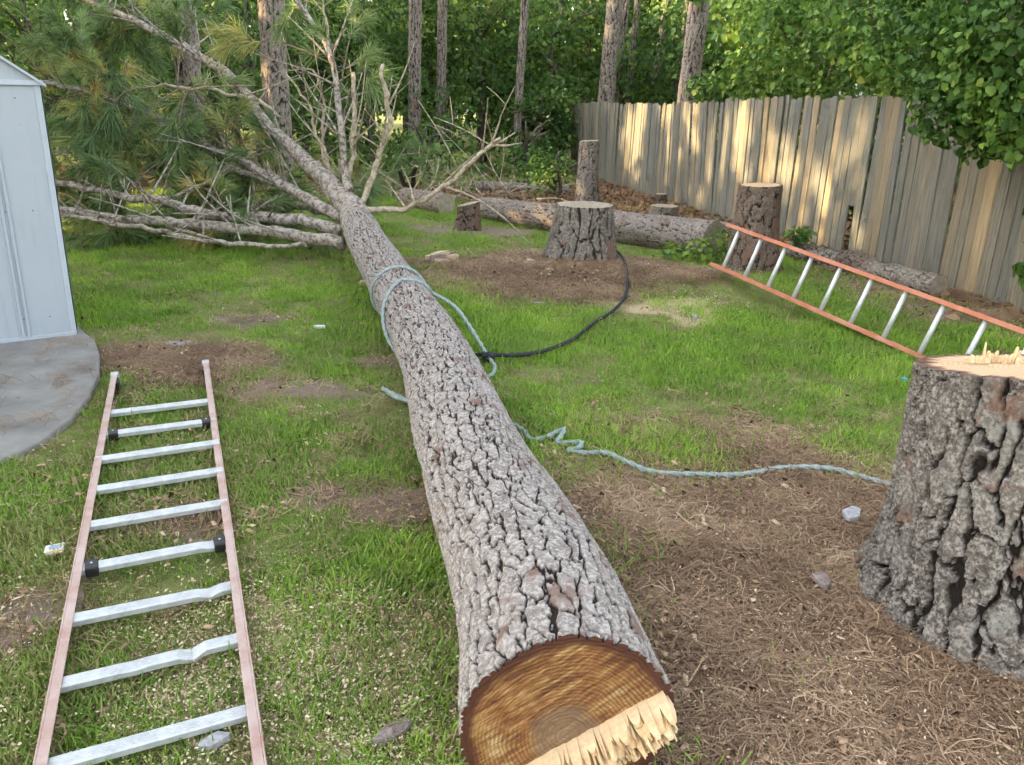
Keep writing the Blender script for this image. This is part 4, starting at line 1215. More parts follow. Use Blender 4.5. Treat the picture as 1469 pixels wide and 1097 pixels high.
while d < cum[-1]:
    x = float(np.interp(d, cum, fl_[:, 0])); y = float(np.interp(d, cum, fl_[:, 1]))
    x2 = float(np.interp(min(d + 0.3, cum[-1]), cum, fl_[:, 0])); y2 = float(np.interp(min(d + 0.3, cum[-1]), cum, fl_[:, 1]))
    ang_ = math.atan2(y2 - y, x2 - x)
    wob = 0.035 * math.sin(d * 0.9) + 0.018 * math.sin(d * 2.3 + 1)
    hole = not hole_done and y < 9.80
    hole_done = hole_done or hole
    me_ = broken if hole else variants[random.randrange(14)]
    p = link("picket", me_, None, fe)
    p.location = (x - FO[0], y - FO[1], gzs(x, y) - FO[2] + random.uniform(-0.03, 0.03) + 0.03 * math.sin(d * 0.7))
    p.rotation_euler = (0.02 + wob * 0.6 + random.uniform(-0.01, 0.01), random.gauss(0, 0.012) + 0.02 * math.sin(d * 0.5), ang_ + random.uniform(-0.05, 0.05))
    tone = random.uniform(0.0, 0.12) if random.random() < 0.85 else random.uniform(0.2, 0.5)
    if y < 9.0: tone = random.uniform(0.03, 0.30)
    if abs(y - 10.35) < 0.09 or abs(y - 9.25) < 0.16: tone = 0.85
    if abs(y - 7.62) < 0.08: tone = 1.0
    if random.random() < 0.05: tone = 0.7
    p["tone"] = tone
    d += 0.130 + random.choice((0.002, 0.004, 0.007, 0.010, 0.020))
    i += 1
bd_ = np.arange(0, cum[-1], 2.4)
for k, d0 in enumerate(bd_):
    P = np.array([np.interp(d0, cum, fl_[:, 0]), np.interp(d0, cum, fl_[:, 1])])
    d1 = min(d0 + 2.4, cum[-1])
    Q = np.array([np.interp(d1, cum, fl_[:, 0]), np.interp(d1, cum, fl_[:, 1])])
    dv = (Q - P) / (np.linalg.norm(Q - P) + 1e-9); nn = np.array([dv[1], -dv[0]]); nn = nn if nn[0] > 0 else -nn
    near_hole = Q[1] - 0.2 < 9.80 < P[1] + 0.2
    for zc in ((0.95, 1.55) if near_hole else (0.35, 0.95, 1.55)):
        a_ = np.array([*(P + nn * 0.10), gzs(*P) + zc]) - FO; b_ = np.array([*(Q + nn * 0.10), gzs(*Q) + zc]) - FO
        link("rail", MB().box((a_ + b_) / 2, (b_ - a_) / 2 * 0.998, np.array([*nn, 0]) * 0.019, (0, 0, 0.042)).mesh("rail"), M["picket"], fe)
    if abs(P[1] - 9.8) < 0.45: continue
    a_ = np.array([*(P + nn * 0.17), gzs(*P) + 0.75]) - FO
    link("post", MB().box(a_, np.array([*dv, 0]) * 0.045, np.array([*nn, 0]) * 0.045, (0, 0, 0.95)).mesh("post"), M["picket"], fe)

# ------------------------------------------------------------------ trees behind
LEAF = np.array([(0, 0, 0), (0.32, 0.30, 0.06), (0.0, 1.0, -0.05), (-0.32, 0.30, 0.06)])
VINE = np.array([(0, 0, -0.03), (0.30, -0.12, 0.04), (0.50, 0.12, 0.08), (0.47, 0.48, 0.06), (0.20, 0.76, 0.0), (0, 0.95, -0.08), (-0.20, 0.76, 0.0), (-0.47, 0.48, 0.06), (-0.50, 0.12, 0.08), (-0.30, -0.12, 0.04)])
VINE_F = np.array([(0, 1, 2, 3), (0, 3, 4, 5), (0, 5, 6, 7), (0, 7, 8, 9)])

def leaves(bag, C, size, tint, r, tpl=LEAF, fcs=np.array([(0, 1, 2, 3)]), out=None, up=0.6):
    n_ = len(C)
    N = r.normal(0, 1, (n_, 3)) * 0.75 + np.array([0, 0, up])
    if out is not None: N += out * 0.7
    N /= np.linalg.norm(N, axis=1)[:, None] + 1e-9
    Tn = np.cross(N, r.normal(0, 1, (n_, 3))); Tn /= np.linalg.norm(Tn, axis=1)[:, None] + 1e-9
    Tn[:, 2] -= 0.25
    Bn = np.cross(N, Tn)
    s_ = (size * r.uniform(0.45, 1.35, n_))[:, None, None]
    V = C[:, None] + s_ * (tpl[None, :, 0:1] * Bn[:, None] + tpl[None, :, 1:2] * Tn[:, None] + tpl[None, :, 2:3] * N[:, None])
    k = len(tpl)
    F = (np.arange(n_)[:, None, None] * k + fcs[None]).reshape(-1, fcs.shape[1])
    bag.add(V.reshape(-1, 3), F, np.repeat(tint, k))

def crown_points(r, ell, n_clu, per, spread, shell=0.45):
    """clumps of leaf centres in an ellipsoid (cx,cy,cz,rx,ry,rz)"""
    c = np.array(ell[:3]); rad = np.array(ell[3:])
    D = r.normal(0, 1, (n_clu, 3)); D /= np.linalg.norm(D, axis=1)[:, None]
    q = r.uniform(shell, 1.0, n_clu)[:, None]
    K_ = c + D * q * rad
    tone = r.uniform(0.1, 0.9, n_clu)
    P = np.repeat(K_, per, 0) + r.normal(0, 1, (n_clu * per, 3)) * spread * np.array([1, 1, 0.55])
    return P, np.clip(np.repeat(tone, per) + r.normal(0, 0.13, n_clu * per), 0, 1), np.repeat(D, per, 0)

def broadleaf(name, label, x, y, h, w, n_clu, per, size, seed, mat, group, low=0.05, cat="tree", lod=1.0, spread=0.3):
    r = np.random.default_rng(seed)
    z0 = gzs(x, y)
    t = thing(name, label, cat, (x, y, z0), 0, group)
    bag = Bag()
    bag.add(*tube(catmull(np.array([(0, 0, -0.3), (0.1, 0.05, h * 0.3), (-0.05, 0.1, h * 0.6), (0.05, 0, h * 0.9)]), 10), np.linspace(0.03 + h * 0.014, 0.02, 10), 8))
    for _ in range(5):
        d = r.normal(0, 1, 3); d[2] = abs(d[2]) * 0.7 + 0.2; d /= np.linalg.norm(d)
        a_ = np.array([0, 0, h * r.uniform(0.2, 0.7)])
        bag.add(*tube(np.array([a_, a_ + d * w * 0.4 + [0, 0, 0.1], a_ + d * w * 0.85]), [0.03 + h * 0.005, 0.03, 0.012], 6))
    link("trunk", bag.mesh("trunk", smooth=True), M["bark_far_plain"], t)
    bag = Bag()
    P, tn, D = crown_points(r, (0, 0, h * (0.5 + low / 2), w, w, h * (0.5 - low / 2)), n_clu, per, spread)
    keep = P[:, 2] > 0.02
    leaves(bag, P[keep], size, tn[keep], r, out=D[keep])
    c = link("crown", bag.mesh("crown"), mat, t)
    c["kind"] = "stuff"
    return t
M["bark_far_plain"] = simple("understorey_bark", (0.06, 0.05, 0.04), (0.16, 0.135, 0.11), 12, 0.9, bmp=0.4)

def pine_tree(x, y, dia, label, seed, lean=0.0, mat="bark_far", h=15.0):
    r = np.random.default_rng(seed)
    z0 = gzs(x, y)
    t = thing("pine_tree", label, "pine tree", (x, y, z0), 0, "standing pines at the edge of the woods")
    C = np.array([(0, 0, -0.3), (lean * 2, 0.02, 2.0), (lean * 5 + 0.05, 0, 5.0), (lean * 9, 0.1, 9.0), (lean * h, 0, h)])
    Rr = dia / 2 * np.array([1.12, 1.0, 0.92, 0.75, 0.30])
    rows = np.concatenate([np.linspace(0, 0.42, 150), np.linspace(0.44, 1, 30)])
    V, F, at, *_ = bark_trunk(C, Rr, rows, 56, max(8, int(dia * 34)), 0.24, 0.030, seed, layers=True, wide=0.014, broken=0.72, fine=0.3)
    link("trunk", new_mesh("pine_trunk_standing", V, F, at, True), M[mat], t)
    bag = Bag()
    P, tn, D = crown_points(r, (lean * h, 0, h * 0.86, 2.6, 2.6, h * 0.20), 60, 14, 0.35, 0.3)
    leaves(bag, P, 0.34, tn * 0.8, r, out=D)
    for _ in range(9):
        d = r.normal(0, 1, 3); d[2] = abs(d[2]) * 0.3; d /= np.linalg.norm(d)
        a_ = np.array([lean * h * 0.85, 0, h * r.uniform(0.68, 0.95)])
        bag.add(*tube(np.array([a_, a_ + d * 1.1 + [0, 0, 0.15], a_ + d * 2.2]), [0.05, 0.035, 0.015], 5), 0.0)
    link("crown", bag.mesh("crown"), M["needle"], t)["kind"] = "stuff"
    return t

PINES = [(-5.064, 13.0, 0.36, 0.008, "pine trunk standing behind the fallen crown, crossed by its leaning leader"), (-4.30, 15.0, 0.44, 0.0, "thick pine trunk with sunlit flank behind the fallen crown"),
         (-2.60, 21.0, 0.30, 0.006, "straight grey pine trunk left of the thinner one at the woods' edge"), (-2.09, 22.6, 0.25, 0.004, "thinner brown pine trunk of the pair at the woods' edge"),
         (-0.05, 22.3, 0.20, 0.02, "slender pine trunk rising from the leafy thicket"), (2.25, 22.3, 0.42, 0.012, "thick grey pine trunk right behind the far end of the fence"),
         (2.75, 24.5, 0.30, 0.008, "dark pine trunk half hidden behind the thick one at the fence's far end"), (3.43, 27.0, 0.20, 0.01, "thin pine trunk deep in the woods beyond the fence"),
         (3.93, 26.0, 0.22, 0.06, "thin leaning pine trunk deep in the woods beyond the fence"), (5.0, 28.0, 0.20, 0.05, "thin pale pine trunk in the woods close to the vine thicket"),
         (3.40, 17.3, 0.40, 0.01, "pine trunk behind the fence with vines climbing its side"), (-7.6, 22.5, 0.20, 0.0, "slim pine trunk in the dark woods behind the fallen crown's left side"), (-9.4, 26.0, 0.22, 0.01, "slim pine trunk standing among understorey trees behind the shed side"), (-6.3, 27.0, 0.18, -0.01, "very slim straight trunk behind the thick sunlit pine"),
         (-3.7, 27.5, 0.17, 0.0, "very slim trunk close behind the straight grey pine"), (-1.1, 28.0, 0.16, 0.012, "very slim trunk between the thinner brown pine and the thicket"), (1.15, 27.5, 0.17, 0.008, "slim trunk behind the ivy mound"),
         (3.0, 30.0, 0.18, 0.0, "slim trunk far back just right of the fence's far pines"), (4.4, 24.5, 0.16, 0.03, "slim tilted sapling trunk behind the fence's middle"), (2.32, 30.0, 0.22, 0.0, "thin dark pine trunk far back between the thick pine and the thicket")]
for i, (x, y, dia, ln, lab) in enumerate(PINES):
    pine_tree(x, y, dia, lab, 2000 + i, ln, "bark_stand" if y < 21 else "bark_far")

r = np.random.default_rng(77)
US = [(-13, 20.5, 6.5, 2.6), (-10.5, 18.5, 5.0, 2.2), (-8.2, 21.5, 6.5, 2.5), (-6.0, 19.0, 4.2, 1.9), (-4.2, 23.5, 6.5, 2.4), (-6.6, 26.0, 8.0, 3.0), (-10.5, 25.5, 8.0, 3.2), (-15.5, 24.5, 8.5, 3.2),
      (-1.2, 25.0, 6.0, 2.2), (0.9, 24.2, 5.4, 1.9), (-3.0, 28.0, 7.5, 2.8), (0.2, 29.0, 8.0, 3.0), (3.2, 29.5, 8.0, 2.8), (6.5, 27.0, 8.0, 3.0), (10.0, 24.0, 8.0, 3.2), (9.0, 18.5, 7.0, 2.8), (6.5, 20.5, 7.0, 2.4),
      (13.5, 20.0, 8.0, 3.2), (14.0, 27.0, 9.0, 3.6), (5.3, 23.5, 5.5, 2.0), (-1.8, 20.8, 2.2, 1.2), (-4.3, 18.4, 2.0, 1.2), (-8.0, 16.2, 3.2, 1.6), (-3.6, 20.0, 2.2, 1.2), (-5.4, 21.0, 4.4, 1.9), (2.9, 24.5, 3.3, 1.5), (-2.0, 17.9, 1.4, 0.9), (0.2, 18.9, 1.3, 0.8)]
for i, (x, y, h, w) in enumerate(US):
    small = h < 3.5
    broadleaf("shrub" if small else "understorey_tree",
              "low leafy shrub at the edge of the woods behind the fallen pine" if small else "dense leafy understorey tree in the woods behind the yard",
              x, y, h, w, int(27 * w * (h / 5)), 58, 0.14 if y < 23 else 0.17, 3000 + i, M["leaf_wood"],
              "low shrubs at the edge of the woods" if small else "understorey trees of the woods", cat="shrub" if small else "tree", spread=0.32)
FARW = [(-22, 34), (-17, 37), (-12, 33), (-7.5, 36), (-3, 34.5), (1.5, 36.5), (6, 34), (11, 36), (16.5, 33), (22, 36), (-20, 29), (19, 27), (-2, 42), (5, 43), (-10, 43), (12, 44), (-19, 45), (20, 45), (-27, 54), (-18, 56), (-9.5, 53), (-1, 55), (8, 54), (17, 56), (26, 53), (-30, 40), (29, 40)]
for i, (x, y) in enumerate(FARW):
    broadleaf("woodland_tree", "tall leafy tree deep in the woods behind the understorey", x, y, r.uniform(9, 12) * (1.35 if y > 50 else 1), r.uniform(3.6, 4.4) * (1.4 if y > 50 else 1), 95, 40, 0.34, 3200 + i, M["leaf_wood"], "tall trees deep in the woods", spread=0.55)
broadleaf("ivy_mound", "rounded mound of small-leaved ivy hiding the far end of the fence", 0.55, 22.6, 2.3, 1.15, 75, 60, 0.12, 3400, M["leaf_wood"], None, cat="ivy", spread=0.22)
broadleaf("shrub", "fine-leaved yellowish shrub growing beside the tall thin stump", 0.72, 15.4, 1.0, 0.55, 26, 40, 0.07, 3401, M["leaf_vine"], None, cat="shrub", spread=0.12)

broadleaf("shrub", "small dark shrub added behind the broken fence picket to darken its hole", 4.68, 10.65, 1.3, 0.40, 60, 60, 0.07, 3402, M["leaf_shade"], None, cat="shrub", spread=0.13)  # added foliage that makes the hole in the fence look dark

# trees off to the left that keep the low sun from the yard, with gaps cut in the crowns to shape sun patches on the fence
SHADE = [(-12.5, -4.0), (-13.0, 0.0), (-12.0, 4.0), (-13.0, 8.0), (-12.3, 12.0), (-13.2, 16.0), (-15.5, 20.0), (-16, 2.0), (-16.5, 6.5), (-16, -3)]
GAPS = [(10.4, 5.7, 0.6, 0.7), (12.0, 6.0, 0.9, 0.8), (11.4, 5.0, 0.5, 0.4), (14.6, 5.4, 0.5, 0.5), (16.2, 6.4, 0.6, 0.6), (13.6, 6.0, 0.6, 0.6), (15.2, 6.2, 0.7, 0.7), (17.0, 5.4, 0.9, 1.0), (8.6, 6.3, 0.35, 0.8), (7.6, 5.2, 0.4, 0.6), (9.3, 5.6, 0.45, 0.7), (8.3, 5.3, 0.35, 0.5), (12.6, 5.2, 0.5, 0.8), (14.2, 7.6, 1.0, 0.6), (11.3, 7.6, 0.7, 0.5)]
for i, (x, y) in enumerate(SHADE):
    rr = np.random.default_rng(4000 + i)
    z0 = gzs(x, y)
    t = thing("oak_tree", "tall leafy oak in the row along the shed side of the yard", "tree", (x, y, z0), 0, "oaks along the shed side of the yard")
    bag = Bag()
    bag.add(*tube(catmull(np.array([(0, 0, -0.3), (0.1, 0, 2.5), (0, 0.1, 5), (0, 0, 9)]), 10), np.linspace(0.25, 0.06, 10), 8))
    link("trunk", bag.mesh("trunk", smooth=True), M["bark_far_plain"], t)
    P, tn, D = crown_points(rr, (0, 0, 5.6, 2.5, 2.7, 5.2), 260, 26, 0.42, 0.2)
    yy, zz_ = P[:, 1] + y, P[:, 2] + z0
    keep = P[:, 2] > 0.1
    for gy_, gz_, ra, rb in GAPS:
        sh_ = (x + 12.5) * 0.305            # the gaps line up along the sun's slope
        keep &= (((yy - gy_) / ra) ** 2 + ((zz_ - gz_ + sh_) / rb) ** 2) > 1 + 0.5 * (rr.random(len(P)) - 0.5)
    bag = Bag()
    leaves(bag, P[keep], 0.36, tn[keep], rr, out=D[keep], up=0.2)
    link("crown", bag.mesh("crown"), M["leaf_shade"], t)["kind"] = "stuff"

# ------------------------------------------------------------------ vine thicket over the fence
def vine(name, label, blobs, per_area, size, seed, n_obj, group=None, stems=None):
    r = np.random.default_rng(seed)
    b0 = blobs[0]
    loc = (b0[0], b0[1], gzs(b0[0], b0[1]))
    t = thing(name, label, "vine", loc, 0, group)
    O = np.array(loc)
    Ps, Ds, Ts = [], [], []
    for (x, y, z, rad) in blobs:
        n_ = int(per_area * 4 * math.pi * rad ** 2)
        D = r.normal(0, 1, (n_, 3)); D /= np.linalg.norm(D, axis=1)[:, None]
        q = 1 - np.abs(r.normal(0, 0.22, n_))
        wobble = 1 + 0.35 * (fbm(D[:, 0] * 3 + x, D[:, 1] * 3 + D[:, 2] * 2 + z, 3, seed) - 0.5) * 2
        P = np.array([x, y, z]) + D * (q * wobble * rad)[:, None] * np.array([1, 1, 0.95])
        clump = fbm(P[:, 0] * 2.2 + P[:, 2] * 2.0, P[:, 1] * 2.2 - P[:, 2] * 1.4, 3, seed + 3)
        ok = clump > 0.43
        Ps.append(P[ok]); Ds.append(D[ok]); Ts.append(np.clip((clump[ok] - 0.40) * 1.3 - 0.05 + np.abs(r.normal(0, 0.27, ok.sum())), 0, 1))  # shade near clump gaps and a few leaf highlights put into the tint
    P, D, T = np.vstack(Ps), np.vstack(Ds), np.concatenate(Ts)
    ok = P[:, 2] > gz(P[:, 0], P[:, 1]) + 0.05
    P, D, T = P[ok], D[ok], T[ok]
    # not through the fence boards
    fx2 = fence_x(P[:, 1])
    ok = (np.abs(P[:, 0] - fx2 + 0.02) > 0.09) | (P[:, 2] > gz(P[:, 0], P[:, 1]) + PH + 0.02)
    P, D, T = P[ok], D[ok], T[ok]
    bag = Bag()
    for (x, y, z, rad) in blobs:
        c = np.array([x, y, z]) - O
        for _ in range(max(3, int(rad * 9))):
            d = r.normal(0, 1, 3); d /= np.linalg.norm(d)
            e = r.normal(0, 1, 3); e /= np.linalg.norm(e)
            bag.add(*tube(catmull(np.array([c + d * rad * 0.72, c + e * rad * 0.3, c - d * rad * 0.65 + e * rad * 0.25]), 9), np.linspace(0.008, 0.004, 9), 5))
    if stems:
        for s_ in stems:
            bag.add(*tube(catmull(np.array(s_) - O, 24), np.linspace(0.02, 0.008, 24), 6))
    link("stems", bag.mesh("stems", smooth=True), M["twig"], t)["kind"] = "stuff"
    # the leaves that show largest are pieces of their own
    vis = (P @ np.array([0.0, -1.0, 0.0])) - 1.2 * np.maximum(P[:, 0] - fence_x(P[:, 1]), 0) + r.normal(0, 0.3, len(P))
    pick = np.argsort(-vis)[:n_obj]
    rest = np.ones(len(P), bool); rest[pick] = False
    bag = Bag()
    leaves(bag, P[rest] - O, size, T[rest], r, VINE, VINE_F, D[rest], up=0.5)
    link("foliage", bag.mesh("foliage"), M["leaf_vine"], t)["kind"] = "stuff"
    protos = []
    for k in range(6):
        b2 = Bag()
        leaves(b2, np.zeros((1, 3)), 1.0, np.array([0.25 + 0.12 * k]), np.random.default_rng(k), VINE, VINE_F, np.array([[0, 0, 1.0]]), up=2.0)
        me_ = b2.mesh("leaf"); me_.materials.append(M["leaf_vine"]); protos.append(me_)
    for q in pick:
        lf = link("leaf", protos[int(np.clip(T[q] * 6, 0, 5))], None, t)
        lf.location = tuple(P[q] - O)
        nrm_ = Vector(tuple(D[q] * 0.7 + np.array([0, 0, 0.5]) + r.normal(0, 0.5, 3)))
        lf.rotation_mode = 'QUATERNION'
        lf.rotation_quaternion = nrm_.to_track_quat('Z', 'Y') @ Matrix.Rotation(r.uniform(0, 6.28), 3, 'Z').to_quaternion()
        s_ = size * r.uniform(0.6, 1.25)
        lf.scale = (s_, s_, s_)
    return t
vine("grape_vine", "broad-leaved vine hanging over the near part of the fence",
     [(3.95, 6.9, 2.15, 0.85), (3.85, 6.7, 1.75, 0.5), (3.85, 7.5, 1.80, 0.52), (3.62, 7.2, 1.52, 0.26), (3.80, 6.5, 1.47, 0.28), (3.78, 6.9, 1.36, 0.22), (4.3, 8.3, 2.5, 0.85), (4.1, 6.5, 2.5, 0.9), (3.95, 6.2, 1.9, 0.6), (4.25, 8.0, 2.5, 1.0), (4.4, 7.2, 2.5, 1.0), (4.6, 5.4, 2.2, 0.9)],
     480, 0.055, 5001, 300, stems=[[(4.5, 7.4, 2.3), (4.05, 7.3, 1.75), (3.9, 7.2, 1.3)], [(4.6, 6.6, 2.4), (4.2, 6.5, 1.7), (4.1, 6.5, 1.2)]])
vine("grape_vine", "leafy vine thicket rising behind the middle of the fence",
     [(4.30, 9.3, 2.38, 0.85), (4.24, 11.0, 2.31, 0.85), (4.15, 12.3, 2.29, 0.85), (4.28, 10.2, 2.60, 1.05), (4.3, 12.0, 2.82, 1.25), (4.45, 13.8, 2.9, 1.0), (5.2, 10.0, 3.4, 1.3), (5.2, 12.5, 3.6, 1.4), (5.5, 8.5, 3.3, 1.3), (5.2, 7.0, 3.2, 1.2), (4.75, 9.9, 0.6, 0.5), (4.85, 9.2, 0.5, 0.5)],  # last two low clumps are added to darken the hole in the fence
     290, 0.063, 5002, 280)
vine("grape_vine", "pale green vine climbing the pine behind the fence",
     [(3.95, 14.8, 2.05, 0.50), (3.50, 16.4, 1.75, 0.34), (4.45, 15.6, 3.2, 1.0), (3.86, 16.8, 2.6, 0.32), (3.3, 16.9, 3.6, 0.3)], 150, 0.10, 5003, 120)
vine("vine_sprig", "small leafy sprig climbing the foot of the fence near the ladder", [(4.30, 6.55, 0.62, 0.14), (4.30, 6.7, 0.80, 0.10), (4.25, 6.45, 0.36, 0.16)], 420, 0.085, 5004, 60,
     stems=[[(4.3, 6.5, -0.08), (4.32, 6.55, 0.5), (4.3, 6.7, 0.95)]])
vine("vine_sprig", "yellowish seedling growing at the fence foot beside the reddish stump", [(3.22, 9.35, 0.12, 0.14), (3.30, 9.2, 0.16, 0.10)], 240, 0.06, 5005, 40)
vine("weed_clump", "pale broad-leaved weeds sprouting at the end of the long log", [(2.05, 8.95, 0.0, 0.16), (2.3, 9.0, 0.02, 0.2), (1.75, 8.9, -0.03, 0.14), (2.45, 9.15, 0.12, 0.16)], 210, 0.062, 5006, 70)

# ------------------------------------------------------------------ scattered ground cover by instances
def scatter(name, label, cat, P, rot, scl, tint, idx, protos):
    me = bpy.data.meshes.new(name)
    me.vertices.add(len(P)); me.vertices.foreach_set("co", np.asarray(P, np.float32).ravel()); me.update()
    a = me.attributes.new("rot", 'FLOAT_VECTOR', 'POINT'); a.data.foreach_set("vector", np.asarray(rot, np.float32).ravel())
    for k, v in (("scl", scl), ("ptint", tint)):
        a = me.attributes.new(k, 'FLOAT', 'POINT'); a.data.foreach_set("value", np.asarray(v, np.float32))
    a = me.attributes.new("pick", 'INT', 'POINT'); a.data.foreach_set("value", np.asarray(idx, np.int32))
    o = link(name, me)
    tag(o, label, cat, kind="stuff")
    col = bpy.data.collections.new(name + "_pieces")
    for i, pm in enumerate(protos):
        col.objects.link(bpy.data.objects.new("%s_piece_%02d" % (name, i), pm))
    ng = bpy.data.node_groups.new(name + "_nodes", 'GeometryNodeTree')
    ng.interface.new_socket("Geometry", in_out='INPUT', socket_type='NodeSocketGeometry')
    ng.interface.new_socket("Geometry", in_out='OUTPUT', socket_type='NodeSocketGeometry')
    gi, go = ng.nodes.new("NodeGroupInput"), ng.nodes.new("NodeGroupOutput")
    ci = ng.nodes.new("GeometryNodeCollectionInfo")
    ci.inputs["Collection"].default_value = col
    ci.inputs["Separate Children"].default_value = True
    ci.inputs["Reset Children"].default_value = True
    ip = ng.nodes.new("GeometryNodeInstanceOnPoints")
    ip.inputs["Pick Instance"].default_value = True
    def na(nm, dt):
        n_ = ng.nodes.new("GeometryNodeInputNamedAttribute"); n_.data_type = dt; n_.inputs["Name"].default_value = nm
        return n_.outputs["Attribute"]
    ng.links.new(gi.outputs[0], ip.inputs["Points"])
    ng.links.new(ci.outputs[0], ip.inputs["Instance"])
    ng.links.new(na("pick", 'INT'), ip.inputs["Instance Index"])
    ng.links.new(na("rot", 'FLOAT_VECTOR'), ip.inputs["Rotation"])
    ng.links.new(na("scl", 'FLOAT'), ip.inputs["Scale"])
    ng.links.new(ip.outputs[0], go.inputs[0])
    md = o.modifiers.new("scatter", 'NODES')
    md.node_group = ng
    return o

def sample(dens, ymin, ymax, seed, left=0.74, right=0.74, pad=0.8):
    """random ground points in strips of depth; dens(y) per square metre"""
    r = np.random.default_rng(seed)
    out = []
    y = ymin
    while y < ymax:
        st = 0.25 if y < 6 else 0.5
        w = (left + right) * (y + st) + 2 * pad
        n_ = int(dens(y) * w * st)
        out.append(np.column_stack([r.uniform(-left * (y + st) - pad, right * (y + st) + pad, n_), r.uniform(y, y + st, n_)]))
        y += st
    P = np.vstack(out)
    ok = (P[:, 0] < fence_x(P[:, 1]) + 0.4) & ~in_slab(P[:, 0], P[:, 1])
    return P[ok], r

def grass_tuft(seed, n_=17, Lm=0.048, rad=0.036, w=0.0020):
    r = np.random.default_rng(seed)
    bag = Bag()
    for _ in range(n_):
        a = r.uniform(0, 6.28); p = r.normal(0, rad, 2)
        d = np.array([math.cos(a), math.sin(a)])
        L_ = Lm * r.uniform(0.55, 1.25); ln = r.uniform(0.25, 0.95)
        s_ = np.array([-d[1], d[0]])
        pts = []
        for t, wd in ((0, 1.0), (0.5, 0.95), (0.85, 0.6), (1.0, 0.08)):
            h_ = L_ * (t - 0.42 * ln * t * t); f_ = L_ * ln * t * t * 0.9
            c = np.array([p[0] + d[0] * f_, p[1] + d[1] * f_, h_ - 0.004])
            pts += [c - np.array([*s_, 0]) * w * wd, c + np.array([*s_, 0]) * w * wd]
        bag.add(np.array(pts), np.array([(0, 1, 3, 2), (2, 3, 5, 4), (4, 5, 7, 6)]), r.uniform(0, 1))
    m_ = bag.mesh("grass_tuft"); m_.materials.append(M["grass"])
    return m_
gprot = [grass_tuft(100 + i) for i in range(8)] + [grass_tuft(200 + i, 10, 0.060, 0.035, 0.0025) for i in range(4)]
P, r = sample(lambda y: 1500 if y < 2.6 else 1300 if y < 4 else 950 if y < 6 else 560 if y < 9 else 300, 1.2, 17, 21)
st, li_, di, sw = masks(P[:, 0], P[:, 1])
patch = fbm(P[:, 0] * 1.7, P[:, 1] * 1.7, 4, 91)
lush = np.clip((patch - 0.27) * 3.2, 0.22, 1.0)
pr = lush * (1 - 0.985 * st) * (1 - 0.93 * li_) * (1 - 0.80 * di) * (1 - 0.45 * sw)
ok = r.random(len(P)) < pr
P, lush, patch = P[ok], lush[ok], patch[ok]
hue = fbm(P[:, 0] * 3.1 + 50, P[:, 1] * 3.1, 3, 95)
dull = np.clip(sstep(0.2, -0.9, P[:, 0] + (hue - 0.5) * 1.0) * sstep(6.5, 3.5, P[:, 1]), 0, 1)       # the ladder side is drier and trodden
tint = np.clip(0.62 + (hue - 0.5) * 1.25 - 0.26 * dull + r.normal(0, 0.11, len(P)), 0.16, 1)
dry = r.random(len(P)) < 0.05 + 0.10 * dull
tint[dry] = r.uniform(0, 0.1, dry.sum())
scl = (0.62 + 0.55 * lush) * r.uniform(0.7, 1.25, len(P)) * (1 - 0.18 * dull)
scatter("grass", "short green lawn grass with thin and dry spots", "grass", np.column_stack([P, gz(P[:, 0], P[:, 1])]),
        np.column_stack([r.normal(0, 0.12, len(P)), r.normal(0, 0.12, len(P)), r.uniform(0, 6.28, len(P))]), scl, tint, r.integers(0, 12, len(P)), gprot)

def straw_tuft(seed, n_=14, L_=0.125, w=0.0012):
    r = np.random.default_rng(seed)
    bag = Bag()
    for _ in range(n_):
        a = r.uniform(0, 6.28); c = np.array([*r.normal(0, 0.04, 2), r.uniform(0.0, 0.028)])
        d = np.array([math.cos(a), math.sin(a), r.normal(0, 0.20)]); ln = L_ * r.uniform(0.45, 1.1)
        s_ = np.array([-d[1], d[0], 0]); bow = r.normal(0, 0.20) * ln
        q = [c - d * ln / 2, c - d * ln * 0.17 + s_ * bow + [0, 0, 0.003], c + d * ln * 0.17 + s_ * bow + [0, 0, 0.003], c + d * ln / 2]
        pts = []
        for k, p in enumerate(q):
            ww = w * (1.0 if k < 3 else 0.4)
            pts += [p - s_ * ww, p + s_ * ww]
        bag.add(np.array(pts), np.array([(0, 1, 3, 2), (2, 3, 5, 4), (4, 5, 7, 6)]), r.uniform(0, 1))
    m_ = bag.mesh("straw_tuft"); m_.materials.append(M["straw"])
    return m_
sprot = [straw_tuft(400 + i) for i in range(10)]
P, r = sample(lambda y: 2000 if y < 4.2 else 900 if y < 10 else 110, 1.0, 18, 23)
st, li_, di, sw = masks(P[:, 0], P[:, 1])
pr = np.maximum(st, 0.6 * li_) + 0.025 + 0.08 * di
ok = r.random(len(P)) < pr
P = P[ok]
r9 = np.random.default_rng(31)
S_ = np.column_stack([r9.uniform(-3.6, -2.2, 900), r9.uniform(2.6, 5.2, 900)])
S_ = S_[in_slab(S_[:, 0], S_[:, 1]) & (r9.random(900) < 0.04 + 0.22 * fbm(S_[:, 0] * 2.5, S_[:, 1] * 2.5, 3, 8) ** 2)]
n_lawn = len(P)
P = np.vstack([P, S_])
hue = fbm(P[:, 0] * 4, P[:, 1] * 4, 3, 123)
Zs = np.concatenate([gz(P[:n_lawn, 0], P[:n_lawn, 1]) + 0.003, np.full(len(S_), 0.017)])
scatter("pine_straw", "brown fallen pine needles matted round the stumps", "pine straw", np.column_stack([P, Zs]),
        np.column_stack([r.normal(0, 0.10, len(P)), r.normal(0, 0.10, len(P)), r.uniform(0, 6.28, len(P))]), r.uniform(0.7, 1.25, len(P)),
        np.clip(0.42 + (hue - 0.5) * 1.2 + r.normal(0, 0.22, len(P)), 0, 1), r.integers(0, 10, len(P)), sprot)

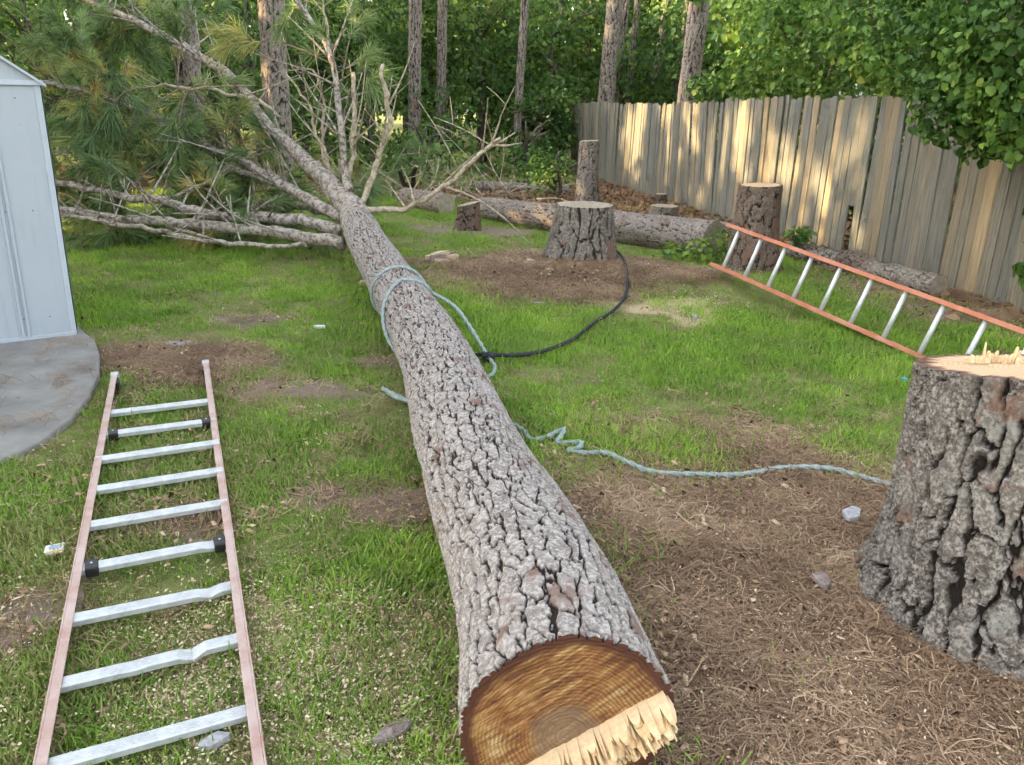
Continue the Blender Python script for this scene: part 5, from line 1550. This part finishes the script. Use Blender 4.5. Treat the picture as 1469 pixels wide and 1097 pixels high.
def chip_cluster(seed, n_=15):
    r = np.random.default_rng(seed)
    bag = Bag()
    for _ in range(n_):
        c = np.array([*r.normal(0, 0.035, 2), r.uniform(0.002, 0.03)])
        s_ = r.uniform(0.0012, 0.0036)
        a, b = r.normal(0, 1, 3), r.normal(0, 1, 3)
        a[2] *= 0.5; b[2] *= 0.5
        a *= s_ * 1.7 / np.linalg.norm(a); b *= s_ / np.linalg.norm(b)
        bag.add(np.array([c - a - b, c + a - b * 0.6, c + a * 0.8 + b, c - a * 0.7 + b]), np.array([(0, 1, 2, 3)]), r.uniform(0, 1))
    m_ = bag.mesh("chip_cluster"); m_.materials.append(M["chips"])
    return m_
cprot = [chip_cluster(600 + i) for i in range(8)]
P, r = sample(lambda y: 1700 if y < 4 else 400, 1.0, 10, 27)
st, li_, di, sw = masks(P[:, 0], P[:, 1])
near = sstep(3.4, 1.6, P[:, 1])
ok = r.random(len(P)) < sw * 0.85 + 0.16 * near + 0.02 + 0.22 * st * near
P = P[ok]
scatter("sawdust", "pale sawdust and wood chips strewn over grass and straw", "sawdust", np.column_stack([P, gz(P[:, 0], P[:, 1]) + 0.006]),
        np.column_stack([np.zeros(len(P)), np.zeros(len(P)), r.uniform(0, 6.28, len(P))]), r.uniform(0.6, 1.25, len(P)), r.uniform(0, 1, len(P)), r.integers(0, 8, len(P)), cprot)

def crumb_cluster(seed, n_=7):
    r = np.random.default_rng(seed)
    bag = Bag()
    for _ in range(n_):
        c = np.array([*r.normal(0, 0.05, 2), r.uniform(0.012, 0.032)])
        a, b = r.normal(0, 1, 3), r.normal(0, 1, 3)
        a[2] *= 0.3; b[2] *= 0.3
        s_ = r.uniform(0.003, 0.011)
        a *= s_ * r.uniform(1.0, 2.2) / np.linalg.norm(a); b *= s_ / np.linalg.norm(b)
        t = np.array([0, 0, 0.0025])
        q = np.array([c - a - b, c + a - b * 0.6, c + a * 0.8 + b, c - a * 0.7 + b])
        bag.add(np.vstack([q, q + t]), np.array([(4, 5, 6, 7), (0, 1, 5, 4), (1, 2, 6, 5), (2, 3, 7, 6), (3, 0, 4, 7)]), r.uniform(0, 1))
    m_ = bag.mesh("crumb_cluster"); m_.materials.append(M["straw"])
    return m_
P, r = sample(lambda y: 260 if y < 4.2 else 90, 1.0, 10, 37)
st, li_, di, sw = masks(P[:, 0], P[:, 1])
ok = r.random(len(P)) < np.maximum(st, 0.35 * di) + 0.05
P = P[ok]
scatter("bark_crumbs", "small brown bark crumbs scattered over the pine straw", "bark crumbs", np.column_stack([P, gz(P[:, 0], P[:, 1]) + 0.004]),
        np.column_stack([np.zeros(len(P)), np.zeros(len(P)), r.uniform(0, 6.28, len(P))]), r.uniform(0.7, 1.3, len(P)), r.uniform(0, 0.9, len(P)), r.integers(0, 6, len(P)), [crumb_cluster(880 + i) for i in range(6)])

def dead_leaves(seed, n_=6):
    r = np.random.default_rng(seed)
    bag = Bag()
    C = np.column_stack([r.normal(0, 0.12, (n_, 2)), r.uniform(0.0, 0.05, n_)])
    leaves(bag, C, 0.085, r.uniform(0, 1, n_), r, up=1.2)
    m_ = bag.mesh("dead_leaves"); m_.materials.append(M["dead_leaf"])
    return m_
P, r = sample(lambda y: 30 if y < 9 else 55 if y < 20 else 18, 6, 32, 29)
st, li_, di, sw = masks(P[:, 0], P[:, 1])
ok = r.random(len(P)) < li_
P = P[ok]
scatter("leaf_litter", "dry orange-brown leaves under the fence and woods' edge", "leaf litter", np.column_stack([P, gz(P[:, 0], P[:, 1]) + 0.004]),
        np.column_stack([np.zeros(len(P)), np.zeros(len(P)), r.uniform(0, 6.28, len(P))]), r.uniform(0.7, 1.4, len(P)), r.uniform(0, 1, len(P)), r.integers(0, 6, len(P)), [dead_leaves(800 + i) for i in range(6)])

# ------------------------------------------------------------------ single scraps on the ground
def scrap(name, label, cat, x, y, L_, W_, H_, mat, seed, rz=0.0, lift=0.0, tilt=0.0):
    """an uneven flake of bark or wood: a bevelled slab with a ragged outline"""
    r = np.random.default_rng(seed)
    n_ = 11
    a = np.linspace(0, 2 * np.pi, n_, endpoint=False)
    rad = r.uniform(0.72, 1.1, n_)
    top = np.column_stack([np.cos(a) * L_ / 2 * rad, np.sin(a) * W_ / 2 * rad, H_ * r.uniform(0.55, 1.0, n_)])
    bot = top * [1.05, 1.05, 0]
    cen = np.array([[r.uniform(-.1, .1) * L_, 0, H_ * 1.1]])
    V = np.vstack([bot, top, cen])
    F = [(j, (j + 1) % n_, n_ + (j + 1) % n_, n_ + j) for j in range(n_)] + [(n_ + j, n_ + (j + 1) % n_, 2 * n_) for j in range(n_)] + [tuple(range(n_))[::-1]]
    o = link(name, new_mesh(name, V, F), mat, None, (x, y, gzs(x, y) + 0.004 + lift), (tilt, 0, rz))
    return tag(o, label, cat)
scrap("bark_chip", "pale grey bark flake on the straw beside the big stump", "bark chip", 1.386, 2.872, 0.12, 0.07, 0.02, M["grey_chip"], 1, 0.9, 0.034)
scrap("bark_chip", "reddish-brown bark flake on the straw mound in front of the big stump", "bark chip", 1.091, 2.383, 0.10, 0.06, 0.018, M["bark_chip"], 2, 1.6, 0.034)
scrap("bark_chip", "long weathered bark scrap on the sawdust beside the trunk's sawn butt", "bark chip", -0.289, 1.67, 0.15, 0.045, 0.03, M["bark_chip"], 3, 0.7, 0.012)
scrap("bark_chip", "grey curled bark scrap lying inside the pink ladder", "bark chip", -0.75, 1.63, 0.08, 0.04, 0.02, M["grey_chip"], 4, 0.6, 0.016)
wc = thing("wood_chunk", "torn chunk of pale wood on the far straw mound near the trunk", "wood chunk", (-0.84, 8.50, gzs(-0.84, 8.50)), 0.4)
for k in range(9):
    q_ = link("splinter", splinter(random.uniform(0.04, 0.08), random.uniform(0.03, 0.06), random.uniform(0.16, 0.30), 950 + k), M["bark_chip"] if k % 2 else M["pale_chip"], wc)
    q_.location = (random.uniform(-0.12, 0.04), random.uniform(-0.08, 0.08), -0.01 + 0.010 * k)
    q_.rotation_euler = (random.uniform(-0.3, 0.3), 1.5 + random.uniform(-0.2, 0.25), random.uniform(-0.35, 0.35))
scrap("wood_chunk", "pale stick of wood poking out from under the fallen trunk", "wood chunk", -1.37, 7.30, 0.16, 0.06, 0.05, M["pale_chip"], 6, 0.1, 0.0)
scrap("wood_chip", "small orange wood chip on the straw in front of the wide stump", "wood chip", 0.16, 8.25, 0.10, 0.06, 0.03, M["pale_chip"], 7, 0.2, 0.01)
scrap("wood_chip", "flat tan wood chip on the straw by the foot of the wide stump", "wood chip", 0.35, 7.80, 0.11, 0.05, 0.025, M["pale_chip"], 8, 0.6, 0.01)
scrap("wood_chip", "tan wood chip at the grassy lower edge of the far straw mound", "wood chip", 0.22, 6.61, 0.12, 0.05, 0.02, M["bark_chip"], 9, 0.3, 0.01)
scrap("bark_chip", "light grey flake in the grass between trunk and orange ladder", "bark chip", 1.448, 6.215, 0.06, 0.04, 0.03, M["grey_chip"], 10, 1.2, 0.02)
scrap("wood_chip", "whitish chip in the grass left of the roped part of the trunk", "wood chip", -1.414, 5.645, 0.10, 0.05, 0.02, M["card_white"], 11, 0.1, 0.018)
scrap("bark_chip", "flat pale flake by the straw pile at the shed", "bark chip", -2.27, 5.17, 0.18, 0.10, 0.02, M["grey_chip"], 12, 0.2, 0.01)
scrap("bark_chip", "curved dark strip of bark lying on the concrete slab", "bark chip", -2.72, 4.53, 0.16, 0.022, 0.012, M["bark_chip"], 13, 0.35, 0.03 + 0.0)
scrap("plastic_scrap", "small teal plastic scrap in the grass beside the big stump", "plastic scrap", 2.45, 4.74, 0.05, 0.03, 0.02, M["teal"], 14, 0.3, 0.02)
pk = thing("paper_packet", "small white packet with blue print and orange edge on the grass", "packet", (-1.649, 2.52, gzs(-1.649, 2.52) + 0.022), 0.35)
pk.rotation_euler = (0.10, -0.06, 0.35)
bevel(link("pouch", MB().box((0, 0, 0.004), (0.032, 0, 0), (0, 0.026, 0), (0, 0, 0.005)).mesh("pouch"), M["card_white"], pk), 0.002)
link("print", MB().box((0.004, 0.005, 0.0096), (0.020, 0, 0), (0, 0.012, 0), (0, 0, 0.0006)).mesh("print"), M["card_blue"], pk)
link("edge_strip", MB().box((0.004, -0.0205, 0.0095), (0.026, 0, 0), (0, 0.0045, 0), (0, 0, 0.0009)).mesh("edge_strip"), M["card_orange"], pk)
